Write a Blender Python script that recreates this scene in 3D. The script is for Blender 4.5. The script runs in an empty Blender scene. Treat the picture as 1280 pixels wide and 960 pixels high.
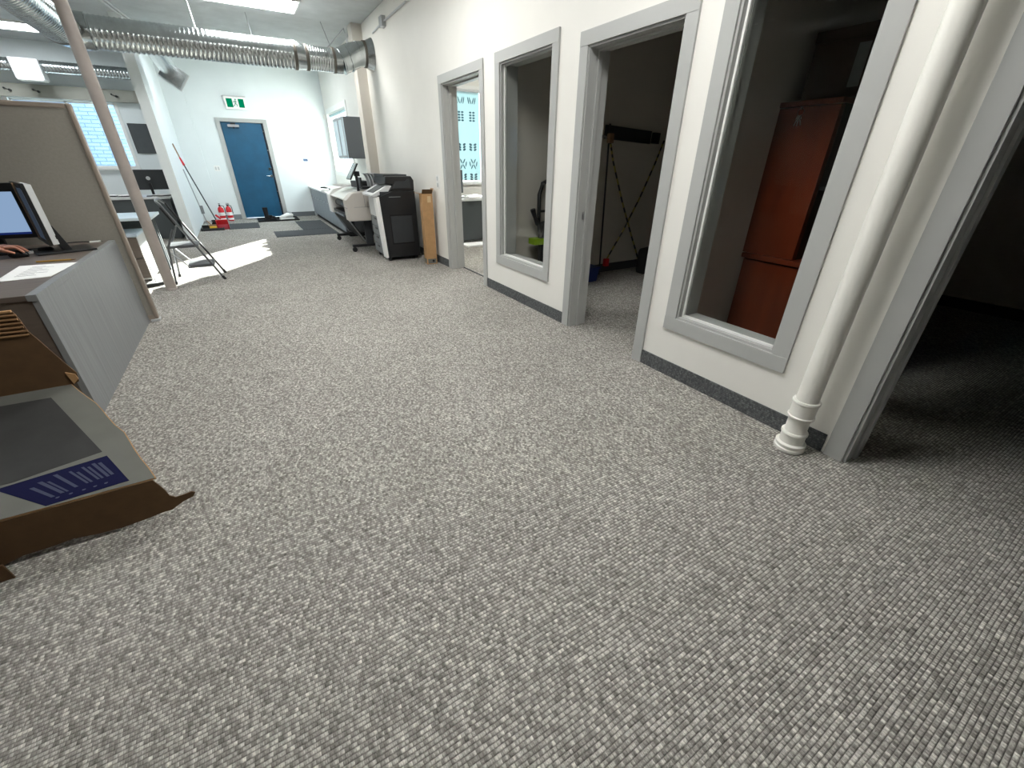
import bpy, bmesh, math, random
from mathutils import Vector, Matrix
random.seed(7)
C = bpy.context.scene.collection
PI = math.pi

# ------------------------------------------------------------------ camera
cam = bpy.data.cameras.new('camera')
cam_ob = bpy.data.objects.new('camera', cam)
C.objects.link(cam_ob)
cam.sensor_fit = 'HORIZONTAL'
cam.sensor_width = 36.0
cam.lens = 515.516 * 36.0 / 1280.0
cam.clip_start = 0.05
pitch, roll, yaw = 0.494562842, 0.00876368, 0.542360699
fwd = Vector((0, math.cos(pitch), -math.sin(pitch)))
rt = Vector((1, 0, 0))
up = Vector((0, math.sin(pitch), math.cos(pitch)))
r2 = rt * math.cos(roll) + up * math.sin(roll)
u2 = -rt * math.sin(roll) + up * math.cos(roll)
Zr = Matrix.Rotation(-yaw, 3, 'Z')
r2, u2, f2 = Zr @ r2, Zr @ u2, Zr @ fwd
M = Matrix((r2, u2, -f2)).transposed().to_4x4()
M.translation = (0, 0, 1.35)
cam_ob.matrix_world = M
bpy.context.scene.camera = cam_ob

# ------------------------------------------------------------------ world, sun, exposure
vs = bpy.context.scene.view_settings
vs.view_transform = 'Standard'
vs.look = 'None'
vs.gamma = 1.0
vs.use_curve_mapping = False
vs.exposure = 0.0
world = bpy.data.worlds.new('sky')
bpy.context.scene.world = world
world.use_nodes = True
wb = world.node_tree.nodes['Background']
wb.inputs['Color'].default_value = (0.72, 0.87, 1.0, 1)
wb.inputs['Strength'].default_value = 7.0
sun = bpy.data.lights.new('sun', 'SUN')
sun.energy = 60.0
sun.angle = math.radians(0.6)
sun.color = (1.0, 0.96, 0.9)
sun_ob = bpy.data.objects.new('sun', sun)
C.objects.link(sun_ob)
sun_ob.location = (12, 24, 8)
sun_ob.rotation_euler = Vector((-0.571, -0.821, -0.301)).to_track_quat('-Z', 'Y').to_euler()
PANEL_STRENGTH = 35.0

# ------------------------------------------------------------------ materials
def lin(c):
    out = []
    for v in c:
        v /= 255.0
        out.append(v / 12.92 if v <= 0.04045 else ((v + 0.055) / 1.055) ** 2.4)
    return tuple(out) + (1.0,)

def mat(name, rgb, rough=0.6, metal=0.0, var=0.0, scale=8.0, bump=0.0, bscale=60.0, spec=0.5, stretch=None):
    m = bpy.data.materials.new(name)
    m.use_nodes = True
    nt = m.node_tree
    b = nt.nodes['Principled BSDF']
    b.inputs['Base Color'].default_value = lin(rgb)
    b.inputs['Roughness'].default_value = rough
    b.inputs['Metallic'].default_value = metal
    b.inputs['Specular IOR Level'].default_value = spec
    tc = nt.nodes.new('ShaderNodeTexCoord')
    src = tc.outputs['Object']
    if stretch:
        mp = nt.nodes.new('ShaderNodeMapping')
        mp.inputs['Scale'].default_value = stretch
        nt.links.new(src, mp.inputs['Vector'])
        src = mp.outputs['Vector']
    if var > 0:
        n = nt.nodes.new('ShaderNodeTexNoise')
        n.inputs['Scale'].default_value = scale
        n.inputs['Detail'].default_value = 4
        nt.links.new(src, n.inputs['Vector'])
        r = nt.nodes.new('ShaderNodeValToRGB')
        c = lin(rgb)
        r.color_ramp.elements[0].position = 0.3
        r.color_ramp.elements[1].position = 0.7
        r.color_ramp.elements[0].color = tuple(v * (1 - var) for v in c[:3]) + (1,)
        r.color_ramp.elements[1].color = tuple(min(1, v * (1 + var)) for v in c[:3]) + (1,)
        nt.links.new(n.outputs['Fac'], r.inputs['Fac'])
        nt.links.new(r.outputs['Color'], b.inputs['Base Color'])
    if bump > 0:
        n = nt.nodes.new('ShaderNodeTexNoise')
        n.inputs['Scale'].default_value = bscale
        n.inputs['Detail'].default_value = 3
        nt.links.new(src, n.inputs['Vector'])
        bp = nt.nodes.new('ShaderNodeBump')
        bp.inputs['Strength'].default_value = bump
        bp.inputs['Distance'].default_value = 0.01
        nt.links.new(n.outputs['Fac'], bp.inputs['Height'])
        nt.links.new(bp.outputs['Normal'], b.inputs['Normal'])
    return m

def emit(name, rgb, strength):
    m = bpy.data.materials.new(name)
    m.use_nodes = True
    nt = m.node_tree
    nt.nodes.remove(nt.nodes['Principled BSDF'])
    e = nt.nodes.new('ShaderNodeEmission')
    e.inputs['Color'].default_value = lin(rgb)
    e.inputs['Strength'].default_value = strength
    nt.links.new(e.outputs[0], nt.nodes['Material Output'].inputs['Surface'])
    return m

def glass(name, tint=(245, 250, 250)):
    m = bpy.data.materials.new(name)
    m.use_nodes = True
    nt = m.node_tree
    nt.nodes.remove(nt.nodes['Principled BSDF'])
    t = nt.nodes.new('ShaderNodeBsdfTransparent')
    t.inputs['Color'].default_value = lin(tint)
    g = nt.nodes.new('ShaderNodeBsdfGlossy')
    g.inputs['Roughness'].default_value = 0.02
    lw = nt.nodes.new('ShaderNodeLayerWeight')
    lw.inputs['Blend'].default_value = 0.5
    pw = nt.nodes.new('ShaderNodeMath'); pw.operation = 'POWER'; pw.inputs[1].default_value = 4.0
    nt.links.new(lw.outputs['Facing'], pw.inputs[0])
    f = nt.nodes.new('ShaderNodeMath'); f.operation = 'MULTIPLY_ADD'
    f.inputs[1].default_value = 0.12; f.inputs[2].default_value = 0.008
    nt.links.new(pw.outputs[0], f.inputs[0])
    mx = nt.nodes.new('ShaderNodeMixShader')
    nt.links.new(f.outputs[0], mx.inputs[0])
    nt.links.new(t.outputs[0], mx.inputs[1])
    nt.links.new(g.outputs[0], mx.inputs[2])
    nt.links.new(mx.outputs[0], nt.nodes['Material Output'].inputs['Surface'])
    return m

def carpet(name, dark, mid, light, px=0.0105, py=0.0125, vertical=False):
    m = bpy.data.materials.new(name)
    m.use_nodes = True
    nt = m.node_tree
    L = nt.links.new
    b = nt.nodes['Principled BSDF']
    b.inputs['Roughness'].default_value = 0.95
    b.inputs['Specular IOR Level'].default_value = 0.08
    tc = nt.nodes.new('ShaderNodeTexCoord')
    sp = nt.nodes.new('ShaderNodeSeparateXYZ')
    L(tc.outputs['Object'], sp.inputs[0])
    def mth(op, a, bb=None):
        n = nt.nodes.new('ShaderNodeMath')
        n.operation = op
        for i, v in enumerate((a, bb)):
            if v is None: continue
            if isinstance(v, (int, float)): n.inputs[i].default_value = v
            else: L(v, n.inputs[i])
        return n.outputs[0]
    U = sp.outputs['Y'] if vertical else sp.outputs['X']
    V = sp.outputs['Z'] if vertical else sp.outputs['Y']
    wob = nt.nodes.new('ShaderNodeTexNoise')
    wob.inputs['Scale'].default_value = 2.5
    wob.inputs['Detail'].default_value = 2
    L(tc.outputs['Object'], wob.inputs['Vector'])
    v = mth('ADD', mth('DIVIDE', V, py), mth('MULTIPLY', wob.outputs['Fac'], 1.0))
    row = mth('FLOOR', v); fv = mth('FRACT', v)
    wr = nt.nodes.new('ShaderNodeTexWhiteNoise'); wr.noise_dimensions = '1D'
    L(row, wr.inputs['W'])
    u = mth('ADD', mth('DIVIDE', U, px), mth('MULTIPLY', wr.outputs['Value'], 9.0))
    cell = mth('FLOOR', u); fu = mth('FRACT', u)
    cb = nt.nodes.new('ShaderNodeCombineXYZ')
    L(cell, cb.inputs[0]); L(row, cb.inputs[1])
    wn = nt.nodes.new('ShaderNodeTexWhiteNoise'); wn.noise_dimensions = '2D'
    L(cb.outputs[0], wn.inputs['Vector'])
    fine = nt.nodes.new('ShaderNodeTexNoise')
    fine.inputs['Scale'].default_value = 260.0
    fine.inputs['Detail'].default_value = 2
    L(tc.outputs['Object'], fine.inputs['Vector'])
    big = nt.nodes.new('ShaderNodeTexNoise')
    big.inputs['Scale'].default_value = 1.6
    big.inputs['Detail'].default_value = 3
    L(tc.outputs['Object'], big.inputs['Vector'])
    # loop height: rounded profile in both directions
    hv = mth('SUBTRACT', 1.0, mth('POWER', mth('ABSOLUTE', mth('SUBTRACT', mth('MULTIPLY', fv, 2.0), 1.0)), 3.0))
    hu = mth('SUBTRACT', 1.0, mth('POWER', mth('ABSOLUTE', mth('SUBTRACT', mth('MULTIPLY', fu, 2.0), 1.0)), 4.0))
    h = mth('MULTIPLY', hv, mth('ADD', mth('MULTIPLY', hu, 0.35), 0.65))
    cb2 = nt.nodes.new('ShaderNodeCombineXYZ')
    L(mth('MULTIPLY', u, 0.8), cb2.inputs[0]); L(mth('MULTIPLY', row, 7.31), cb2.inputs[1])
    run = nt.nodes.new('ShaderNodeTexNoise'); run.noise_dimensions = '2D'
    run.inputs['Scale'].default_value = 1.0; run.inputs['Detail'].default_value = 1
    L(cb2.outputs[0], run.inputs['Vector'])
    runc = mth('ADD', mth('MULTIPLY', mth('SUBTRACT', run.outputs['Fac'], 0.5), 1.7), 0.5)
    val = mth('ADD', mth('MULTIPLY', wn.outputs['Value'], 0.26), mth('ADD', mth('MULTIPLY', runc, 0.36), mth('MULTIPLY', fine.outputs['Fac'], 0.38)))
    val = mth('ADD', val, mth('MULTIPLY', mth('SUBTRACT', big.outputs['Fac'], 0.5), 0.12))
    val = mth('MULTIPLY', val, mth('ADD', mth('MULTIPLY', h, 0.40), 0.66))
    r = nt.nodes.new('ShaderNodeValToRGB')
    e = r.color_ramp.elements
    e[0].position = 0.12; e[0].color = lin(dark)
    e[1].position = 0.85; e[1].color = lin(light)
    k = e.new(0.46); k.color = lin(mid)
    L(val, r.inputs['Fac'])
    L(r.outputs['Color'], b.inputs['Base Color'])
    bp = nt.nodes.new('ShaderNodeBump')
    bp.inputs['Strength'].default_value = 0.8
    bp.inputs['Distance'].default_value = 0.004
    L(h, bp.inputs['Height'])
    L(bp.outputs['Normal'], b.inputs['Normal'])
    return m

def bricks(name):
    m = bpy.data.materials.new(name)
    m.use_nodes = True
    nt = m.node_tree
    b = nt.nodes['Principled BSDF']
    b.inputs['Roughness'].default_value = 0.85
    tc = nt.nodes.new('ShaderNodeTexCoord')
    mp = nt.nodes.new('ShaderNodeMapping')
    mp.inputs['Rotation'].default_value = (PI / 2, 0, 0)
    t = nt.nodes.new('ShaderNodeTexBrick')
    t.inputs['Scale'].default_value = 1.0
    t.inputs['Brick Width'].default_value = 0.30
    t.inputs['Row Height'].default_value = 0.085
    t.inputs['Mortar Size'].default_value = 0.012
    t.inputs['Color1'].default_value = lin((104, 124, 148))
    t.inputs['Color2'].default_value = lin((114, 134, 156))
    t.inputs['Mortar'].default_value = lin((78, 98, 126))
    nt.links.new(tc.outputs['Object'], mp.inputs[0])
    nt.links.new(mp.outputs[0], t.inputs['Vector'])
    nt.links.new(t.outputs['Color'], b.inputs['Base Color'])
    return m

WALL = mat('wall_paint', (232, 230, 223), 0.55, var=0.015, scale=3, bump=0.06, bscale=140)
WALL_C = mat('wall_paint_cool', (224, 230, 230), 0.55, var=0.015, scale=3, bump=0.05, bscale=140)
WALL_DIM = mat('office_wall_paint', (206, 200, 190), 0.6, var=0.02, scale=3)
CEIL = mat('ceiling_plaster', (188, 192, 192), 0.85, var=0.07, scale=5, bump=0.6, bscale=110)
TRIM = mat('trim_paint', (174, 175, 172), 0.4, var=0.01)
BEAM = mat('beam_paint', (150, 150, 140), 0.6, var=0.03)
WHITE = mat('white_gloss', (236, 236, 232), 0.35)
PIPEW = mat('white_pipe_paint', (236, 234, 226), 0.28, var=0.02, scale=10)
POLE = mat('pole_paint', (164, 155, 148), 0.5, var=0.05, scale=12)
CARPET = carpet('carpet_weave', (90, 87, 82), (147, 143, 137), (226, 222, 213))
CARPET_B = carpet('carpet_base_weave', (72, 74, 75), (92, 94, 95), (128, 130, 130), vertical=True)
GALV = mat('galvanised_steel', (196, 201, 202), 0.22, 1.0, var=0.12, scale=9)
GALV_D = mat('duct_sealant_band', (112, 108, 100), 0.6, 0.6)
STEEL = mat('brushed_steel', (170, 172, 174), 0.3, 1.0)
CHROME = mat('chrome', (225, 226, 228), 0.12, 1.0)
BLACK = mat('black_plastic', (22, 23, 25), 0.4, var=0.1)
BLACK_M = mat('black_matte', (14, 14, 15), 0.75)
DGREY = mat('dark_grey_plastic', (44, 47, 50), 0.5, var=0.06)
GREY = mat('mid_grey', (120, 124, 126), 0.5)
LGREY = mat('light_grey_plastic', (198, 200, 200), 0.45)
BEIGE = mat('warm_grey_plastic', (196, 190, 182), 0.5)
BLUEDOOR = mat('blue_door_paint', (22, 80, 112), 0.35, var=0.12, scale=5)
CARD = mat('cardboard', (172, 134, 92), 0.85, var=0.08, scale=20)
CARD_D = mat('cardboard_shaded', (92, 68, 42), 0.88, var=0.12, scale=18)  # darker copy of the cardboard, backlit shade put into the colour
FLUTE = mat('cardboard_flute', (136, 104, 70), 0.88, var=0.15, scale=30)
PRINT_W = mat('carton_print_white', (104, 104, 98), 0.75, var=0.05, scale=9, spec=0.2)
PRINT_G = mat('carton_print_grey', (56, 56, 55), 0.75, var=0.12, scale=7, spec=0.2)
PRINT_B = mat('carton_print_navy', (9, 11, 50), 0.8, spec=0.15)
PRINT_L = mat('carton_print_lines', (66, 70, 90), 0.8, spec=0.15)
LAM = mat('grey_wood_laminate', (132, 135, 136), 0.42, var=0.13, scale=3.0, stretch=(1, 14, 0.5))
LAM_D = mat('dark_wood_laminate', (98, 88, 80), 0.5, var=0.14, scale=4.0, stretch=(1.0, 9, 9))
FABRIC = mat('partition_fabric', (150, 145, 136), 0.9, var=0.05, scale=60, bump=0.2, bscale=400)
PFRAME = mat('partition_frame', (150, 138, 126), 0.45)
CABG = mat('cabinet_grey', (134, 142, 148), 0.4, var=0.05, scale=6, stretch=(1, 1, 6))
CABD = mat('cabinet_dark_grey', (84, 88, 91), 0.5)
SLATE = mat('slate_panel', (66, 72, 74), 0.6)
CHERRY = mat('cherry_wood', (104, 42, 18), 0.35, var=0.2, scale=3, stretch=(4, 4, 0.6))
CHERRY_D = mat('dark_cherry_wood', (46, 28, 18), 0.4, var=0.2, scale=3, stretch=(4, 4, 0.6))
PAPER = mat('paper', (238, 238, 236), 0.8)
INK = mat('ink_grey', (120, 122, 128), 0.8)
RED = mat('red_paint', (200, 24, 34), 0.35)
PINK = mat('pale_red_plastic', (226, 96, 112), 0.5)
YELLOW = mat('yellow_plastic', (214, 172, 40), 0.5)
STRAPY = mat('strap_yellow', (150, 140, 70), 0.8)
LIME = mat('lime_plastic', (150, 190, 20), 0.45)
BLUE = mat('blue_plastic', (18, 38, 110), 0.45)
MATR = mat('ribbed_rubber_mat', (58, 61, 64), 0.85, var=0.15, scale=30)
GREEN = emit('exit_green', (0, 146, 100), 0.85)
SIGNW = emit('exit_white', (240, 250, 246), 1.0)
LEDP = emit('led_diffuser', (252, 252, 250), PANEL_STRENGTH)
LEDS = emit('led_diffuser_soft', (244, 250, 255), PANEL_STRENGTH * 0.6)
SCREEN = emit('lit_screen', (160, 190, 228), 0.72)
SCREEN2 = emit('lit_screen_dim', (86, 98, 116), 0.35)
TASKBAR = emit('screen_taskbar', (40, 60, 130), 0.5)
GLASS = glass('window_glass')
GLASS_O = glass('office_glass', (249, 250, 249))
GLASS_B = glass('cabinet_glass', (196, 222, 232))
BRICKS = bricks('painted_brick')
GROUND = mat('yard_concrete', (190, 190, 186), 0.9, var=0.06)
SKIN = mat('skin', (176, 122, 98), 0.5, var=0.06, scale=20)
SHIRT = mat('dark_shirt', (48, 50, 60), 0.85, var=0.06, scale=40)
TROUSER = mat('trousers', (38, 42, 58), 0.9)
HAIR = mat('hair', (40, 28, 22), 0.6)
PENCIL = mat('pencil_wood', (196, 152, 70), 0.5)
BRONZE = mat('broom_handle_wood', (150, 120, 92), 0.5)

def translucent(name, rgb):
    m = bpy.data.materials.new(name)
    m.use_nodes = True
    nt = m.node_tree
    nt.nodes.remove(nt.nodes['Principled BSDF'])
    d = nt.nodes.new('ShaderNodeBsdfDiffuse'); t = nt.nodes.new('ShaderNodeBsdfTranslucent')
    n = nt.nodes.new('ShaderNodeTexNoise'); n.inputs['Scale'].default_value = 120
    r = nt.nodes.new('ShaderNodeValToRGB')
    c = lin(rgb)
    r.color_ramp.elements[0].color = tuple(v * 0.85 for v in c[:3]) + (1,)
    r.color_ramp.elements[1].color = c
    nt.links.new(n.outputs['Fac'], r.inputs['Fac'])
    nt.links.new(r.outputs[0], d.inputs[0]); nt.links.new(r.outputs[0], t.inputs[0])
    mx = nt.nodes.new('ShaderNodeMixShader'); mx.inputs[0].default_value = 0.25
    nt.links.new(d.outputs[0], mx.inputs[1]); nt.links.new(t.outputs[0], mx.inputs[2])
    nt.links.new(mx.outputs[0], nt.nodes['Material Output'].inputs['Surface'])
    return m
SHADE = translucent('shade_fabric', (188, 212, 216))
SHADE_M = translucent('shade_motif', (92, 118, 128))

# ------------------------------------------------------------------ mesh helpers
class MB:
    def __init__(s):
        s.v = []; s.f = []; s.s = []
    def add(s, vs, fs, smooth=False):
        o = len(s.v)
        s.v += [tuple(p) for p in vs]
        s.f += [tuple(i + o for i in f) for f in fs]
        s.s += [smooth] * len(fs)
        return s
    def box(s, x0, x1, y0, y1, z0, z1, rot=None, at=None):
        vs = [Vector((x, y, z)) for z in (z0, z1) for y in (y0, y1) for x in (x0, x1)]
        if rot is not None:
            c = Vector(at) if at is not None else Vector(((x0 + x1) / 2, (y0 + y1) / 2, (z0 + z1) / 2))
            vs = [c + rot @ (p - c) for p in vs]
        return s.add(vs, [(0, 2, 3, 1), (4, 5, 7, 6), (0, 1, 5, 4), (2, 6, 7, 3), (0, 4, 6, 2), (1, 3, 7, 5)])
    def tube(s, pts, r, n=10, caps=True):
        pts = [Vector(p) for p in pts]
        rs = r if isinstance(r, (list, tuple)) else [r] * len(pts)
        vs = []; fs = []
        t0 = (pts[1] - pts[0]).normalized()
        a = Vector((0, 0, 1)) if abs(t0.z) < 0.9 else Vector((1, 0, 0))
        nrm = t0.cross(a).normalized()
        for i, p in enumerate(pts):
            if i == 0: t = t0
            elif i == len(pts) - 1: t = (pts[i] - pts[i - 1]).normalized()
            else: t = ((pts[i + 1] - p).normalized() + (p - pts[i - 1]).normalized()).normalized()
            nrm = (nrm - t * nrm.dot(t)).normalized()
            bn = t.cross(nrm)
            for k in range(n):
                ang = 2 * PI * k / n
                vs.append(p + rs[i] * (nrm * math.cos(ang) + bn * math.sin(ang)))
        for i in range(len(pts) - 1):
            for k in range(n):
                k2 = (k + 1) % n
                fs.append((i * n + k, i * n + k2, (i + 1) * n + k2, (i + 1) * n + k))
        s.add(vs, fs, True)
        if caps:
            o = len(s.v) - len(vs)
            s.f.append(tuple(o + k for k in reversed(range(n)))); s.s.append(False)
            s.f.append(tuple(o + (len(pts) - 1) * n + k for k in range(n))); s.s.append(False)
        return s
    def lathe(s, prof, n=24, at=(0, 0, 0), rot=None):
        vs = []; fs = []
        at = Vector(at)
        for (r, z) in prof:
            for k in range(n):
                a = 2 * PI * k / n
                p = Vector((r * math.cos(a), r * math.sin(a), z))
                vs.append(at + (rot @ p if rot is not None else p))
        for i in range(len(prof) - 1):
            for k in range(n):
                k2 = (k + 1) % n
                fs.append((i * n + k, i * n + k2, (i + 1) * n + k2, (i + 1) * n + k))
        s.add(vs, fs, True)
        o = len(s.v) - len(vs)
        s.f.append(tuple(o + k for k in reversed(range(n)))); s.s.append(False)
        s.f.append(tuple(o + (len(prof) - 1) * n + k for k in range(n))); s.s.append(False)
        return s
    def prism(s, poly, d0, d1, axis='y'):
        # poly in 2D; axis y -> (x,z), axis x -> (y,z), axis z -> (x,y)
        def P(a, b, d):
            return {'y': (a, d, b), 'x': (d, a, b), 'z': (a, b, d)}[axis]
        n = len(poly)
        vs = [P(a, b, d0) for a, b in poly] + [P(a, b, d1) for a, b in poly]
        fs = [tuple(range(n)), tuple(reversed(range(n, 2 * n)))]
        for i in range(n):
            j = (i + 1) % n
            fs.append((i, i + n, j + n, j))
        return s.add(vs, fs)
    def build(s, name, m, parent=None, loc=(0, 0, 0), bevel=0.0, segs=2, angle=35):
        me = bpy.data.meshes.new(name)
        me.from_pydata(s.v, [], s.f)
        me.polygons.foreach_set('use_smooth', s.s)
        if bevel > 0 or not any(s.s):
            bm = bmesh.new(); bm.from_mesh(me)
            bmesh.ops.recalc_face_normals(bm, faces=bm.faces)
            if bevel > 0:
                es = [e for e in bm.edges if len(e.link_faces) == 2 and e.calc_face_angle(0) > math.radians(30)]
                bmesh.ops.bevel(bm, geom=es, offset=bevel, segments=segs, profile=0.6, affect='EDGES', clamp_overlap=True)
            bm.to_mesh(me); bm.free()
        else:
            bm = bmesh.new(); bm.from_mesh(me)
            bmesh.ops.recalc_face_normals(bm, faces=bm.faces)
            bm.to_mesh(me); bm.free()
        me.materials.append(m)
        if any(s.s): me.set_sharp_from_angle(angle=math.radians(40))
        me.update()
        o = bpy.data.objects.new(name, me)
        C.objects.link(o)
        o.location = loc
        if parent is not None: o.parent = parent
        return o

def box(name, m, x0, x1, y0, y1, z0, z1, parent=None, bevel=0.0):
    return MB().box(x0, x1, y0, y1, z0, z1).build(name, m, parent, bevel=bevel)

def struct(o, label=None):
    o['kind'] = 'structure'
    if label: o['label'] = label
    return o

def tag(o, label, cat, group=None):
    o['label'] = label; o['category'] = cat
    if group: o['group'] = group
    return o

def thing(name, label, cat, loc=(0, 0, 0), rz=0.0, group=None):
    o = bpy.data.objects.new(name, None)
    o.empty_display_size = 0.1
    C.objects.link(o)
    o.location = loc; o.rotation_euler = (0, 0, rz)
    return tag(o, label, cat, group)

def sroot(name, label, loc=(0, 0, 0)):
    o = bpy.data.objects.new(name, None)
    o.empty_display_size = 0.1
    C.objects.link(o)
    o.location = loc
    return struct(o, label)

def dup(root, loc, rz=None, label=None):
    r = root.copy(); C.objects.link(r); r.location = loc
    if rz is not None: r.rotation_euler = (0, 0, rz)
    if label: r['label'] = label
    for ch in list(root.children):
        c = ch.copy(); C.objects.link(c); c.parent = r
        for g in list(ch.children):
            d = g.copy(); C.objects.link(d); d.parent = c
    return r

def slab(name, m, fixed, t0, t1, a0, a1, z0, z1, holes):
    """wall slab with rectangular openings; fixed = 'x' (a runs along y) or 'y' (a runs along x)"""
    A = sorted(set([a0, a1] + [h[0] for h in holes] + [h[1] for h in holes]))
    Zs = sorted(set([z0, z1] + [h[2] for h in holes] + [h[3] for h in holes]))
    A = [a for a in A if a0 <= a <= a1]; Zs = [z for z in Zs if z0 <= z <= z1]
    def solid(i, j):
        if i < 0 or j < 0 or i >= len(A) - 1 or j >= len(Zs) - 1: return False
        ca = (A[i] + A[i + 1]) / 2; cz = (Zs[j] + Zs[j + 1]) / 2
        return not any(h[0] < ca < h[1] and h[2] < cz < h[3] for h in holes)
    mb = MB()
    P = (lambda t, a, z: (t, a, z)) if fixed == 'x' else (lambda t, a, z: (a, t, z))
    Q = lambda *p: mb.add(p, [(0, 1, 2, 3)])
    for i in range(len(A) - 1):
        for j in range(len(Zs) - 1):
            if not solid(i, j): continue
            b0, b1, c0, c1 = A[i], A[i + 1], Zs[j], Zs[j + 1]
            for t in (t0, t1):
                Q(P(t, b0, c0), P(t, b1, c0), P(t, b1, c1), P(t, b0, c1))
            if not solid(i - 1, j): Q(P(t0, b0, c0), P(t1, b0, c0), P(t1, b0, c1), P(t0, b0, c1))
            if not solid(i + 1, j): Q(P(t0, b1, c0), P(t1, b1, c0), P(t1, b1, c1), P(t0, b1, c1))
            if not solid(i, j - 1): Q(P(t0, b0, c0), P(t1, b0, c0), P(t1, b1, c0), P(t0, b1, c0))
            if not solid(i, j + 1): Q(P(t0, b0, c1), P(t1, b0, c1), P(t1, b1, c1), P(t0, b1, c1))
    o = mb.build(name, m)
    bm = bmesh.new(); bm.from_mesh(o.data)
    bmesh.ops.remove_doubles(bm, verts=bm.verts, dist=1e-5)
    bmesh.ops.recalc_face_normals(bm, faces=bm.faces)
    bm.to_mesh(o.data); bm.free()
    return struct(o)

# ------------------------------------------------------------------ room shell
W = 2.335; T = 0.185; FY = 13.29; CZ = 3.31; RX = 6.3; LX = -6.2; BY = -4.2
D_NEAR = (-0.36, 0.575, 0.0, 2.075)
W_NEAR = (1.05, 1.725, 0.415, 2.155)
D_MID = (2.036, 2.873, 0.0, 2.075)
W_MID = (3.293, 4.142, 0.415, 2.155)
D_FAR = (4.545, 5.55, 0.0, 2.155)
W_SUN = (10.82, 12.95, 1.10, 2.36)
floor = struct(MB().box(LX, W + T, BY, FY + 0.2, -0.1, 0).box(W + T, RX, BY, 8.9, -0.1, 0).build('floor', CARPET))
ceil = struct(MB().box(LX, W + T, BY, FY + 0.2, CZ, CZ + 0.15).box(W + T, RX, BY, 8.9, CZ, CZ + 0.15).build('ceiling', CEIL))
slab('wall_right', WALL, 'x', W, W + T, BY, FY + 0.2, 0, CZ, [D_NEAR, W_NEAR, D_MID, W_MID, D_FAR, W_SUN])
DOOR_F = (-0.04, 0.86, 0.0, 2.13)
WIN_L = (-3.45, -1.86, 1.17, 2.37)
slab('wall_front', WALL_C, 'y', FY, FY + 0.2, LX, W + 0.0, 0, CZ, [DOOR_F, WIN_L])
slab('wall_left', WALL, 'x', LX - 0.15, LX, BY, FY + 0.2, 0, CZ, [])
slab('wall_back', WALL, 'y', BY - 0.15, BY, LX, RX, 0, CZ, [])
slab('wall_offices_far', WALL, 'y', 8.74, 8.9, W + T, RX, 0, CZ, [(3.62, 4.75, 0.98, 2.56)])
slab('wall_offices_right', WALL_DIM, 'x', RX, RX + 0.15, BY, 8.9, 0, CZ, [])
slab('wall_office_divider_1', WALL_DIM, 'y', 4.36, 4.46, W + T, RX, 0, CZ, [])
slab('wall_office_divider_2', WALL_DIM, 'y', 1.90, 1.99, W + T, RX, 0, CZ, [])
slab('wall_left_partition', WALL_C, 'x', -1.09, -0.94, 10.18, FY, 0, CZ, [])
slab('wall_corner_chase', WALL_C, 'y', 13.18, FY, -0.94, -0.56, 0, CZ, [])
struct(box('wall_right_pilaster', mat('pilaster_paint', (208, 202, 192), 0.55), 2.17, W, 8.76, 9.02, 0, CZ))
struct(box('trim_1', BEAM, -4.4, -1.09, 13.17, FY, 2.385, 2.60), 'grey timber lintel across the wall above the left window')
struct(MB().box(-40, 40, -20, 60, -0.4, -0.2).build('ground', GROUND))
nb = box('wall_neighbour', BRICKS, -12, -0.6, 16.2, 16.6, -0.2, 6.0)
struct(nb, 'pale painted brick wall of the next building outside the left window')

# carpet strip baseboards along the right wall
for k, (a, b) in enumerate([(0.67, 1.955), (2.965, 4.462), (5.635, 8.76)]):
    struct(box('baseboard_right_%d' % (k + 1), CARPET_B, W - 0.008, W, a, b, 0, 0.105))
struct(box('baseboard_front', mat('vinyl_base', (104, 110, 112), 0.6), 0.945, 1.62, FY - 0.008, FY, 0, 0.11))
struct(box('baseboard_front_left', mat('vinyl_base_left', (128, 134, 136), 0.6), -0.56, -0.125, FY - 0.008, FY, 0, 0.11))
struct(box('baseboard_office', mat('vinyl_base_office', (58, 60, 62), 0.6), W + T, RX, 4.352, 4.36, 0, 0.11))
struct(box('baseboard_office_right', mat('vinyl_base_dark', (30, 31, 32), 0.6), RX - 0.008, RX, BY, 1.9, 0, 0.11))

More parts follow.
